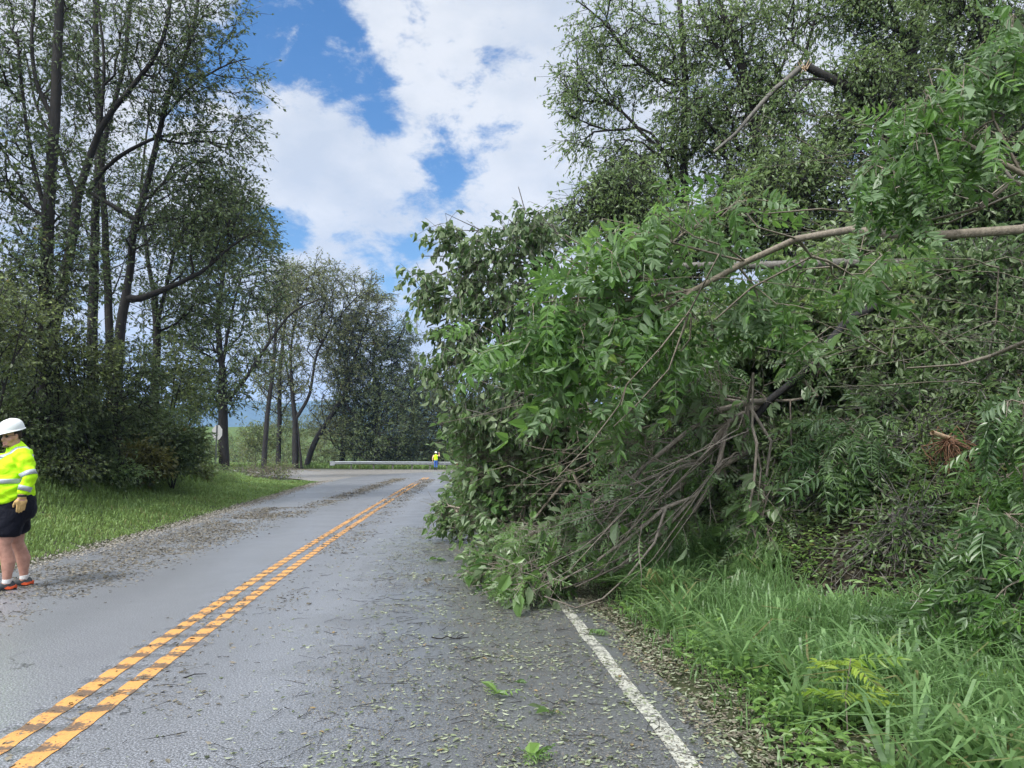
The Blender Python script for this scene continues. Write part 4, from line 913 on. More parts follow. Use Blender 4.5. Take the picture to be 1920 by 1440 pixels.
# ------------------------------------------------------------------ grass, weeds and litter
def blades(name, x, y, h, w, lean, m, seed, label=None, bend=.55, rndb=None):
    r = np.random.default_rng(seed); n = len(x); z = ground_h(x, y) - .01; a = r.uniform(0, 2 * pi, n)
    d = np.stack((np.cos(a), np.sin(a)), 1) * 1.0 + np.array(lean); ln = bend * h * r.uniform(.3, 1.5, n)
    s = nrm(np.stack((-d[:, 1], d[:, 0]), 1) + r.normal(0, .3, (n, 2))) * (w / 2)[:, None]
    B = np.stack((x, y, z), 1); d = nrm(d)
    def lv(t, f, wd):
        c = B.copy(); c[:, :2] += d * (ln * f)[:, None]; c[:, 2] += h * t
        L = c.copy(); L[:, :2] += s * wd; R_ = c.copy(); R_[:, :2] -= s * wd; return L, R_
    l0, r0 = lv(0, 0, .7); l1, r1 = lv(.5, .18, 1.); l2, r2 = lv(.86, .6, .7); tip = lv(.9 , 1.15, 0)[0]; tip[:, 2] -= h * .06 * r.uniform(0, 3, n)
    V = np.stack((l0, r0, l1, r1, l2, r2, tip), 1).reshape(-1, 3); k = np.arange(n)[:, None] * 7
    q = np.concatenate((k + np.array((0, 1, 3, 2)), k + np.array((2, 3, 5, 4)))); t = k + np.array((4, 5, 6))
    rb = r.uniform(0, 1, n) if rndb is None else rndb
    o = link(name, npmesh(name, V, q, t, rnd=np.repeat(rb, 7)), m); o['kind'] = 'stuff'
    return o
def along(n, s0, s1, l0, l1, rng, power=1.0):
    """random points beside the road: arc length measured from the camera, lateral from centre line"""
    s = S0 + s0 + (s1 - s0) * rng.random(n) ** power; lat = rng.uniform(l0, l1, n); x, y, a, b_ = road_at(s); return x + a * lat, y + b_ * lat, s, lat
rg = np.random.default_rng(21)
# right verge: tall coarse grass
x, y, s, lat = along(60000, 1.5, 14, 3.62, 7.4, rg, 1.35)
d = lat - 3.62; foot = 1.5 + .9 * (1 - sstep(4.5, 7.5, y)); sx_, sy_ = Gp(1590, 1372, .1)
keep = (np.hypot(x - sx_, (y - sy_ + .12) * .8) > .2) & (d > .12 * rg.random(len(d)) ** .5 + .08 * vnoise(x, y, 3, 4)) & (d < foot + .5 * vnoise(x, y, 1.5, 9) - .1) & (rg.random(len(d)) < .25 + .9 * sstep(.2, .8, d))
# a bare littered patch beside the road edge near the camera
keep &= ~((vnoise(x, y, 1.1, 31) > .60) & (d < .9) & (rg.random(len(d)) < .75))
x, y, d = x[keep], y[keep], d[keep]
clump = vnoise(x, y, 2.3, 8); hh = (.10 + .20 * sstep(0, 1.0, d)) * (.55 + .9 * clump) * rg.uniform(.5, 1.35, len(x))
blades('tall_grass', x, y, hh, rg.uniform(.006, .013, len(x)), (-.25, -.1), M['grass'], 31, rndb=np.clip(.5 * rg.random(len(x)) + .6 * vnoise(x, y, 1.3, 12) - .05, 0, 1))
x, y, s, lat = along(620, 1.5, 9, 4.0, 6.6, rg); x = np.repeat(x, 11) + rg.normal(0, .04, 620 * 11); y = np.repeat(y, 11) + rg.normal(0, .04, 620 * 11); lat = np.repeat(lat, 11); hh = rg.uniform(.18, .48, len(x))
k_ = (lat - 3.62 < 1.5 + .9 * (1 - sstep(4.5, 7.5, y))) & (vnoise(x, y, 1.6, 44) > .42) & (np.hypot(x - sx_, y - sy_ + .1) > .3); x, y, hh = x[k_], y[k_], hh[k_]
blades('broad_grass', x, y, hh, rg.uniform(.014, .034, len(x)), (-.2, -.1), M['grass'], 32, bend=1.0)
# broad-leaved weeds through it
def weeds(name, x, y, n, h, sz, m, seed, tp=None):
    r = np.random.default_rng(seed); N_ = len(x); X = np.repeat(x, n); Y_ = np.repeat(y, n); a = r.uniform(0, 2 * pi, N_ * n); rad = r.uniform(.01, .10, N_ * n)
    X = X + np.cos(a) * rad; Y_ = Y_ + np.sin(a) * rad; Z = ground_h(X, Y_) + np.repeat(h, n) * r.uniform(.15, 1, N_ * n)
    xd = np.stack((np.cos(a), np.sin(a), r.uniform(-.3, .5, N_ * n)), 1)
    zd = np.stack((r.normal(0, .3, N_ * n), r.normal(0, .3, N_ * n), np.ones(N_ * n)), 1)
    o = link(name, leafmesh(name, tp or [T_simple(.6), T_simple(.45, .2)], np.stack((X, Y_, Z), 1), xd, zd, np.repeat(sz, n) * r.uniform(.6, 1.3, N_ * n), r), m); o['kind'] = 'stuff'; return o
x, y, s, lat = along(4200, 1.5, 12, 3.85, 7.0, rg, 1.2); k_ = (lat - 3.62 < 2.0 + .9 * (1 - sstep(4.5, 7.5, y))) & (vnoise(x, y, 2.1, 61) > .38); x, y = x[k_], y[k_]
weeds('verge_weeds', x, y, 9, rg.uniform(.05, .24, len(x)), rg.uniform(.035, .075, len(x)), M['weed'], 33)
# ground cover and litter of the bank
x, y, s, lat = along(26000, 1.5, 19, 4.9, 12, rg, 1.1); k_ = (lat - 3.62 > 1.4 + .9 * (1 - sstep(4.5, 7.5, y))) & (vnoise(x, y, .9, 71) > .27); x, y = x[k_], y[k_]
weeds('bank_undergrowth', x, y, 9, rg.uniform(.04, .26, len(x)), rg.uniform(.03, .07, len(x)), M['leaf_slope'], 34)
def litter(name, x, y, z, sz, m, seed, tilt=.25, tp=None):
    r = np.random.default_rng(seed); n = len(x); a = r.uniform(0, 2 * pi, n)
    xd = np.stack((np.cos(a), np.sin(a), r.normal(0, tilt * .5, n)), 1); zd = np.stack((r.normal(0, tilt, n), r.normal(0, tilt, n), np.ones(n) * np.where(r.random(n) < .5, -1, 1)), 1)
    o = link(name, leafmesh(name, tp or [T_simple(.45, .05, .04), T_simple(.3, .1, .06), T_quad(.5, .02)], np.stack((x, y, z + .006 + .004 * r.random(n)), 1), xd, zd, sz, r), m); o['kind'] = 'stuff'; return o
def sticks(name, x, y, z, L, rad, m, seed, slope=False):
    r = np.random.default_rng(seed); n = len(x); a = r.uniform(0, 2 * pi, n); A = np.stack((x, y, z), 1); d = np.stack((np.cos(a), np.sin(a), np.zeros(n)), 1) * L[:, None]
    Mid = A + d * .5 + r.normal(0, .04, (n, 3)) * L[:, None]; E = A + d
    if slope:
        for q in (Mid, E): q[:, 2] = ground_h(q[:, 0], q[:, 1]) + .015 + .05 * r.random(n) * slope
    else:
        for q in (A, Mid, E): q[:, 2] = rad + .004 + (r.random(n) ** 3) * .012
    V, Q = [], []; off = 0
    for a0, a1, f0, f1 in ((A, Mid, 1, .8), (Mid, E, .8, .4)):
        t = nrm(a1 - a0); u = nrm(np.cross(t, (.1, .2, .97))); v = np.cross(t, u); an = np.arange(4) * pi / 2
        ring = lambda p, rr: p[:, None] + (np.cos(an)[None, :, None] * u[:, None] + np.sin(an)[None, :, None] * v[:, None]) * rr[:, None, None]
        R_ = np.concatenate((ring(a0, rad * f0), ring(a1, rad * f1)), 1).reshape(-1, 3); j = np.arange(4); q = np.stack((j, (j + 1) % 4, (j + 1) % 4 + 4, j + 4), 1)
        V.append(R_); Q.append((q[None] + (np.arange(n) * 8)[:, None, None] + off).reshape(-1, 4)); off += len(R_)
    o = link(name, npmesh(name, np.concatenate(V), np.concatenate(Q)), m); o['kind'] = 'stuff'; return o
x, y, s, lat = along(60000, 1.5, 17, 4.9, 11.5, rg, 1.2); k_ = lat - 3.62 > 1.3 + .9 * (1 - sstep(4.5, 7.5, y)); x, y = x[k_], y[k_]
litter('leaf_litter', x, y, ground_h(x, y) + .01 + .06 * rg.random(len(x)), rg.uniform(.03, .085, len(x)), M['litter_slope'], 35, .5)
x, y, s, lat = along(5000, 2, 16, 4.9, 11, rg, 1.2); k_ = lat - 3.62 > 1.3 + .9 * (1 - sstep(4.5, 7.5, y)); x, y = x[k_], y[k_]
sticks('fallen_twigs', x, y, ground_h(x, y) + .02, rg.uniform(.08, .7, len(x)), rg.uniform(.0015, .006, len(x)), M['bark_grey'], 36, 2.)
x, y, s, lat = along(26000, 1.5, 10, 3.5, 4.45, rg, 1.1); k_ = rg.random(len(x)) < .4 + .6 * (vnoise(x, y, 2.5, 81) > .45)
x, y = x[k_], y[k_]; j2 = rg.random(len(x)) < .6; litter('dry_litter', x[j2], y[j2], np.maximum(ground_h(x[j2], y[j2]), 0.0) + .012 * rg.random(j2.sum()), rg.uniform(.012, .045, j2.sum()), M['litter_dry'], 137, .35)
x, y = x[~j2], y[~j2]; litter('verge_litter', x, y, np.maximum(ground_h(x, y), 0.0) + .008 * rg.random(len(x)), rg.uniform(.015, .05, len(x)), M['litter'], 37, .3)
# leaves torn onto the right lane
x, y, s, lat = along(80000, 1.5, 16, .4, 3.62, rg, 1.15)
dens = .08 + .92 * sstep(.9, 2.1, lat + .6 * (vnoise(x, y, 1.1, 51) - .5)); k_ = rg.random(len(x)) < dens * (.35 + .9 * vnoise(x, y, 2.2, 52)) * .62 * (.35 + .9 * (vnoise(x, y, 6, 57) > .45)); x, y = x[k_], y[k_]
litter('lane_leaves', x, y, x * 0, (.010 + .042 * rg.random(len(x)) ** 2.8), M['litter'], 38, .18)
x, y, s, lat = along(60000, 1.5, 16, .6, 3.6, rg, 1.1); k_ = rg.random(len(x)) < sstep(.9, 1.9, lat) * (vnoise(x, y, 3, 53) > .4); x, y = x[k_], y[k_]
litter('lane_crumbs', x, y, x * 0, rg.uniform(.008, .022, len(x)), M['litter_dry'], 39, .3)
x, y, s, lat = along(4200, 1.5, 16, .2, 3.6, rg, 1.1); k_ = rg.random(len(x)) < .12 + .5 * sstep(.8, 2, lat); x, y = x[k_], y[k_]
sticks('lane_twigs', x, y, x * 0, .03 + .22 * rg.random(len(x)) ** 2.5, rg.uniform(.001, .0026, len(x)), M['bark_dark'], 40)
# debris swept in streaks down the far lane and gathered along the left edge
def streak(n, s0, s1, c, w, seed, thr=.35):
    x, y, s, lat = along(n, s0, s1, -5, 1, rg); cc = c(s); keep = np.exp(-((lat - cc) / w) ** 2) * (.2 + 1.1 * (vnoise(x, y, 1.4, seed) > thr)) > rg.random(n); return x[keep], y[keep]
parts_ = [streak(90000, 3, 48, lambda s: -2.1 + .012 * (s - S0), .33, 91), streak(70000, 3, 22, lambda s: -2.6 + 0 * s, .55, 92, .40), streak(50000, 2, 46, lambda s: .45 + 0 * s, .26, 93, .45), streak(40000, 2, 46, lambda s: 0 * s, .18, 94, .45)]
x = np.concatenate([p[0] for p in parts_]); y = np.concatenate([p[1] for p in parts_])
litter('lane_debris', x, y, x * 0, rg.uniform(.014, .045, len(x)) * (1 + y / 28), M['litter_dry'], 41, .35)
j_ = rg.random(len(x)) < .08; sticks('debris_twigs', x[j_], y[j_], x[j_] * 0, rg.uniform(.03, .16, j_.sum()), rg.uniform(.0012, .003, j_.sum()), M['bark_grey'], 42)
x, y, s, lat = along(60000, 6, 44, -6.4, -3.2, rg, 1.15); e_ = -lat - left_w(s); k_ = np.exp(-((e_ - .0) / .24) ** 2) * (.4 + .8 * vnoise(x, y, 1.5, 95)) > rg.random(len(x)); x, y, e_ = x[k_], y[k_], e_[k_]
litter('edge_debris', x, y, np.maximum(ground_h(x, y), .0) + .02 * rg.random(len(x)), rg.uniform(.015, .06, len(x)), M['litter_dry'], 43, .45)
# gravel at the left edge
gm = plain('gravel', (.25, .235, .21), .9, 0, .35, 30)
k_ = rg.random(len(x)) < .9; xs, ys = x[k_] + rg.normal(0, .1, k_.sum()), y[k_] + rg.normal(0, .1, k_.sum()); n = len(xs)
oc = np.array([(1, 0, 0), (0, 1, 0), (-1, 0, 0), (0, -1, 0), (0, 0, .7), (0, 0, -.5)]); ot = np.array([(0, 1, 4), (1, 2, 4), (2, 3, 4), (3, 0, 4), (1, 0, 5), (2, 1, 5), (3, 2, 5), (0, 3, 5)])
Vg = (oc[None] * (rg.uniform(.008, .024, n)[:, None, None]) * rg.uniform(.6, 1.3, (n, 6, 1))) + np.stack((xs, ys, np.maximum(ground_h(xs, ys), 0) + .008), 1)[:, None]
o = link('gravel', npmesh('gravel', Vg.reshape(-1, 3), tris=(ot[None] + np.arange(n)[:, None, None] * 6).reshape(-1, 3)), gm); o['kind'] = 'stuff'
# left verge grass
x, y, s, lat = along(150000, 7, 44, -14, -3.3, rg, 1.5); e_ = -lat - left_w(s); k_ = (e_ > .16 + .25 * vnoise(x, y, 2, 96)) & (e_ < 9) & (y < 42.5); x, y, e_ = x[k_], y[k_], e_[k_]
hh = (.05 + .07 * sstep(0, 1.5, e_) + .32 * sstep(2.2, 5, e_)) * rg.uniform(.5, 1.5, len(x)) * (.6 + .8 * vnoise(x, y, 1.2, 97))
blades('verge_grass', x, y, hh, .008 + .0006 * y * rg.uniform(.6, 1.3, len(x)), (.2, 0), M['grass_left'], 44, rndb=np.clip(.6 * rg.random(len(x)) + .5 * vnoise(x, y, .8, 98), 0, 1))
x, y, s, lat = along(5200, 7, 38, -9, -3.6, rg, 1.3); e_ = -lat - left_w(s); k_ = (e_ > .3) & (vnoise(x, y, 1.3, 99) > .4); x, y = x[k_], y[k_]
weeds('clover', x, y, 5, rg.uniform(.03, .12, len(x)), rg.uniform(.03, .05, len(x)), M['grass_left'], 45)
x, y, s, lat = along(24000, 8, 38, -17, -6.0, rg, 1.2); e_ = -lat - left_w(s); k_ = (e_ > 2.6 + 1.6 * vnoise(x, y, .6, 100)); x, y = x[k_], y[k_]
weeds('bank_brambles', x, y, 9, rg.uniform(.12, .9, len(x)) * (.4 + .6 * sstep(5.5, 9, -x)), rg.uniform(.05, .11, len(x)), M['leaf_slope'], 46)
# grass strip under the guardrail and beyond the junction
x = rg.uniform(-32, 6, 26000); y = 75.6 + (-x - 6) * .17 * (x < -6) + rg.uniform(.8, 7, len(x)) - 1.5 * (x > -2); blades('far_grass', x, y, rg.uniform(.15, .5, len(x)), np.full(len(x), .07), (.2, 0), M['grass_left'], 47)

# larger pieces lying on the road, each its own thing
def stick(px, py, L, ang, lb, rad=.006, forks=2):
    x, y = Gp(px, py); r = np.random.default_rng(int(px)); w = Wood(r); d = np.array((cos(ang), sin(ang), 0)) * L; p = np.array((x, y, rad + .006))
    w.limb([p, p + d * .5 + r.normal(0, .03, 3) * (1, 1, .3) + (0, 0, .01), p + d], rad, rad * .5, step=.04)
    for k in range(forks):
        q = p + d * r.uniform(.3, .8); a2 = ang + r.choice((-1, 1)) * r.uniform(.4, .9); w.limb([q, q + np.array((cos(a2), sin(a2), .12)) * L * .35], rad * .5, rad * .3, step=.04)
    w.finish(); o = tubes(w.P, w.Q, w.R, w.main, 6, 'stick', np.array((x, y, 0)), M['bark_dark'], None); o.location = (float(x), float(y), 0); tag(o, lb, 'stick', 'sticks on the road')
stick(810, 1200, .30, .15, 'forked dark stick lying in the right lane below the leafy heap', .007, 3); stick(345, 1272, .14, .5, 'short dark stick beside the yellow lines at the lower left', .006, 1)
stick(700, 1128, .38, .1, 'thin curved twig in the right lane left of the leafy heap', .003, 0); stick(760, 1170, .12, -.3, 'tiny straight twig in the right lane', .004, 0)
stick(1095, 1372, .34, -.5, 'bent twig lying near the white line at the bottom', .004, 1); stick(560, 1310, .12, 1.0, 'tiny upright-leaning twig right of the yellow lines', .0025, 1)
stick(870, 1245, .45, -.05, 'long thin twig in the littered right lane', .003, 1)
def sprig(px, py, m, n, sz, lb, seed, up=.5):
    x, y = Gp(px, py); r = np.random.default_rng(seed); pos = np.stack((x + r.normal(0, .012, n), y + r.normal(0, .012, n), .015 + r.random(n) * .03), 1); a = r.uniform(0, 2 * pi, n)
    o = link('leaf_sprig', leafmesh('leaf_sprig', [T_pinnate(4, 9, .2), T_simple(.5, .2)], pos, np.stack((np.cos(a), np.sin(a), r.uniform(.0, up, n)), 1), np.tile((0, 0, 1.), (n, 1)) + r.normal(0, .4, (n, 3)), np.full(n, sz) * r.uniform(.6, 1.1, n), r, origin=(x, y, 0)), M[m]); o.location = (float(x), float(y), 0)
    tag(o, lb, 'sprig', 'leaf sprigs on the road'); o['kind'] = None; del o['kind']
sprig(930, 1308, 'weed', 7, .12, 'green leaf sprig standing up in the middle of the right lane', 1, .9); sprig(1005, 1432, 'weed', 9, .13, 'green leaf sprig at the bottom edge of the photo', 2, .8)
sprig(806, 1098, 'litter_dry', 5, .13, 'curled brown leaves lying left of the leafy heap', 3); sprig(820, 1052, 'leaf_road', 9, .15, 'thin green sprig on the road just left of the leafy heap', 4, .2)
sprig(1115, 1190, 'leaf_road', 8, .12, 'green sprig lying across the white edge line', 5, .3); sprig(1030, 1345, 'leaf_dark', 5, .1, 'dark green sprig in the right lane near the bottom', 6, .4)
sprig(990, 1288, 'leaf_dark', 4, .09, 'dark leaf cluster beside the upright green sprig', 7, .3)

# ------------------------------------------------------------------ people
def tube_part(bm, secs, n=20, cap=True):
    """closed loft through sections (centre, a (local x), b (local y), tilt axis vector or None)"""
    rings = []
    for k, sct in enumerate(secs):
        c, a, b = Vector(sct[0]), sct[1], sct[2]
        nx = Vector(secs[min(k + 1, len(secs) - 1)][0]) - Vector(secs[max(k - 1, 0)][0]); nx.normalize()
        fx = Vector((1, 0, 0)) if abs(nx.x) < .85 else Vector((0, 0, 1))
        u = (fx - nx * fx.dot(nx)).normalized(); v = nx.cross(u)
        rings.append([bm.verts.new(c + u * a * cos(t) + v * b * sin(t)) for t in (2 * pi * i / n for i in range(n))])
    for r0, r1 in zip(rings, rings[1:]):
        for i in range(n): bm.faces.new((r0[i], r0[(i + 1) % n], r1[(i + 1) % n], r1[i]))
    if cap:
        for r, c, flip in ((rings[0], secs[0][0], True), (rings[-1], secs[-1][0], False)):
            other = secs[1][0] if flip else secs[-2][0]; d = (Vector(c) - Vector(other)).normalized() * min(secs[0 if flip else -1][1], secs[0 if flip else -1][2]) * .6
            v = bm.verts.new(Vector(c) + d)
            for i in range(n):
                f = (r[(i + 1) % n], r[i], v) if flip else (r[i], r[(i + 1) % n], v); bm.faces.new(f)
    return rings
def ball(bm, c, r, rot=None):
    m = Matrix.Translation(c) @ (rot.to_4x4() if rot else Matrix.Identity(4)) @ Matrix.Diagonal((*r, 1)); bmesh.ops.create_uvsphere(bm, u_segments=18, v_segments=12, radius=1, matrix=m)
def remesh(bm, name, voxel, m, parent, smooth=6, disp=None, sub=False):
    me = bpy.data.meshes.new(name); bmesh.ops.recalc_face_normals(bm, faces=bm.faces); bm.to_mesh(me); bm.free()
    o = bpy.data.objects.new(name, me); COL.objects.link(o)
    rm = o.modifiers.new('r', 'REMESH'); rm.mode = 'VOXEL'; rm.voxel_size = voxel; rm.use_smooth_shade = True
    if smooth: sm = o.modifiers.new('s', 'SMOOTH'); sm.factor = .5; sm.iterations = smooth
    dg = bpy.context.evaluated_depsgraph_get(); me2 = bpy.data.meshes.new_from_object(o.evaluated_get(dg)); me2.name = name
    bpy.data.objects.remove(o)
    if disp:
        for v in me2.vertices: v.co = disp(v.co.copy(), v.normal)
    for p in me2.polygons: p.use_smooth = True
    me2.materials.clear(); o = link(name, me2, m, parent); return o
BVC = {}
def strip_on(name, src, samples, m, parent, off=.005, closed=False):
    """ribbon laid on a garment: samples = rows of (origin, direction) rays pointing at it"""
    if src.name not in BVC: BVC[src.name] = BVHTree.FromPolygons([v.co[:] for v in src.data.vertices], [p.vertices[:] for p in src.data.polygons])
    bv = BVC[src.name]
    bm = bmesh.new(); rows = []
    for row in samples:
        rr = []
        for o_, d in row:
            h = bv.ray_cast(Vector(o_), Vector(d).normalized(), 2.0)
            rr.append(bm.verts.new(h[0] - Vector(d).normalized() * off) if h[0] is not None else None)
        rows.append(rr)
    n = len(rows); rng_ = range(n if closed else n - 1)
    for i in rng_:
        a, c = rows[i], rows[(i + 1) % n]
        for j in range(len(a) - 1):
            q = (a[j], a[j + 1], c[j + 1], c[j])
            if all(q) and max((q[0].co - q[2].co).length, (q[1].co - q[3].co).length) < .12: bm.faces.new(q)
    bmesh.ops.delete(bm, geom=[v for v in bm.verts if not v.link_faces], context='VERTS')
    me = bpy.data.meshes.new(name); bm.to_mesh(me); bm.free(); o = link(name, me, m, parent)
    for p in me.polygons: p.use_smooth = True
    so_ = o.modifiers.new('t', 'SOLIDIFY'); so_.thickness = .004; so_.offset = 0; return o
def cloth(name, col, rough=.8, sc=9, st=.6, spec=.2):
    m, t, b, o = mat(name); n = noise(t, sc, 4, .55, None, 1.2); n2 = noise(t, 200, 2)
    c = ramp(t, n, [(.3, tuple(x * .88 for x in col)), (.7, col)]); t.links.new(c, b.inputs['Base Color']); b.inputs['Roughness'].default_value = rough; b.inputs['Specular IOR Level'].default_value = spec
    bump(t, b, n, st, .03); return m
HIVIS = cloth('hi_vis_cloth', (.50, .93, .012), .7); NAVY = cloth('navy_cloth', (.004, .005, .012), .75, 14); GLOVE = cloth('tan_leather', (.55, .37, .15), .7, 40, .5)
BAND = plain('grey_reflective_band', (.36, .40, .43), .45, .2, .1, 60); HAT = plain('white_plastic', (.74, .78, .78), .3, 0, .03); ORANGE = plain('orange_rubber', (.75, .11, .03), .5); SHOE = plain('dark_mesh_shoe', (.028, .034, .04), .8, 0, .3, 60, .4)
SOCK = plain('white_sock', (.62, .62, .62), .9); JEANS = cloth('blue_denim', (.05, .13, .42), .8, 20); PEACH = cloth('pale_shirt', (.78, .55, .34), .8); BOOT = plain('black_boot', (.015, .015, .017), .6); HAIR = plain('brown_hair', (.025, .015, .01), .8)
m_, t_, b_, o_ = mat('skin'); n_ = noise(t_, 25, 5); t_.links.new(ramp(t_, n_, [(.3, (.36, .185, .14)), (.7, (.50, .28, .215))]), b_.inputs['Base Color']); b_.inputs['Roughness'].default_value = .5; b_.inputs['Subsurface Weight'].default_value = .1; b_.inputs['Subsurface Radius'].default_value = (.012, .005, .003); SKIN = m_
GLASSM = plain('dark_lens', (.05, .045, .05), .12); GLASSM.node_tree.nodes['Principled BSDF'].inputs['Alpha'].default_value = .55
LIP = plain('lip', (.30, .12, .10), .5)

def head(bm, c, R, bmh=None):
    """skull, jaw, nose, brow, ears, neck joined later; R turns local +x to where the face looks"""
    T = lambda *p: Vector(c) + R @ Vector(p)
    ball(bm, T(-.012, 0, .035), (.098, .078, .098), R); ball(bm, T(.012, 0, -.03), (.078, .068, .085), R); ball(bm, T(.035, 0, -.085), (.052, .05, .036), R)
    ball(bm, T(.082, 0, -.018), (.024, .014, .032), R); ball(bm, T(.099, 0, -.035), (.017, .017, .012), R); ball(bm, T(.075, 0, .03), (.018, .052, .012), R)
    for s in (-1, 1):
        ball(bm, T(.045, .045 * s, -.035), (.035, .028, .03), R); ball(bm, T(-.01, .080 * s, -.01), (.017, .009, .032), R); ball(bm, T(.001, .084 * s, -.004), (.008, .006, .024), R)
    ball(bm, T(.084, 0, -.066), (.012, .026, .006), R); ball(bm, T(.082, 0, -.078), (.012, .023, .007), R); ball(bm, T(.074, 0, -.1), (.022, .026, .02), R)
    return T
def hand(bm, w, d, n, s, L=.19, curl=.5):
    """palm and five bent fingers. w wrist, d along the hand, n back-of-hand normal, s side towards the thumb"""
    w, d, n, s = Vector(w), Vector(d).normalized(), Vector(n).normalized(), Vector(s).normalized()
    A = lambda a, b_, c_: w + d * a * L + s * b_ * L + n * c_ * L
    tube_part(bm, [(A(-.1, 0, 0), .03, .03), (A(.08, 0, 0), .032, .03)], 12)
    for k, (o1, l1) in enumerate(((.17, .40), (.06, .45), (-.055, .42), (-.16, .33))):
        b0_ = A(.46, o1, 0); ball(bm, A(.30, o1 * .9, 0), (.026, .026, .034)); c_ = curl * (.8 + .12 * k)
        p1 = b0_ + d * l1 * L * .45 * cos(c_ * .4) - n * l1 * L * .45 * sin(c_ * .4); p2 = p1 + d * l1 * L * .33 * cos(c_) - n * l1 * L * .33 * sin(c_); p3 = p2 + d * l1 * L * .25 * cos(c_ * 1.6) - n * l1 * L * .25 * sin(c_ * 1.6)
        tube_part(bm, [(b0_ - d * .03, .0135, .0135), (b0_, .013, .013), (p1, .012, .012), (p2, .0108, .0108), (p3, .009, .009)], 10)
    tube_part(bm, [(A(.12, .1, 0), .016, .016), (A(.3, .27, -.05), .0145, .0145), (A(.48, .33, -.12), .0125, .0125), (A(.60, .32, -.17), .010, .010)], 10)
def hard_hat(parent, c, R, m, scale=1.0):
    bm = bmesh.new(); n = 32; rows = []
    prof = [(1.0, 0.0), (.985, .22), (.93, .45), (.82, .68), (.62, .86), (.35, .96), (.12, 1.0)]
    for f, h in prof:
        row = []
        for i in range(n):
            a = 2 * pi * i / n; rid = 1 + .035 * math.exp(-(sin(a) / .16) ** 2) * (h > .1) + .02 * math.exp(-((abs(sin(a)) - .45) / .1) ** 2) * (h > .3) * (cos(a) < .9)
            row.append(bm.verts.new(Vector((cos(a) * .128 * f * rid, sin(a) * .108 * f * rid, .112 * h * (1 + .02 * (rid - 1) * 30)))))
        rows.append(row)
    for a, b in zip(rows, rows[1:]):
        for i in range(n): bm.faces.new((a[i], a[(i + 1) % n], b[(i + 1) % n], b[i]))
    top = bm.verts.new((0, 0, .116)); [bm.faces.new((rows[-1][i], rows[-1][(i + 1) % n], top)) for i in range(n)]
    brim = []
    for f, dz in ((1.0, -.004), (1.06, -.010), (1.08, -.016)):
        row = []
        for i in range(n):
            a = 2 * pi * i / n; pk = max(0, cos(a)) ** 3 * .06 * (f > 1.05)
            row.append(bm.verts.new((cos(a) * (.128 * f + pk), sin(a) * .108 * f, dz - pk * .12)))
        brim.append(row)
    brim.insert(0, rows[0])
    for a, b in zip(brim, brim[1:]):
        for i in range(n): bm.faces.new((b[i], b[(i + 1) % n], a[(i + 1) % n], a[i]))
    for v in bm.verts: v.co = Vector(c) + R @ (v.co * scale)
    me = bpy.data.meshes.new('hard_hat'); bm.to_mesh(me); bm.free(); o = link('hard_hat', me, m, parent)
    for p in me.polygons: p.use_smooth = True
    s_ = o.modifiers.new('t', 'SOLIDIFY'); s_.thickness = .004; sb = o.modifiers.new('b', 'SUBSURF'); sb.levels = 1; sb.render_levels = 1
    return o
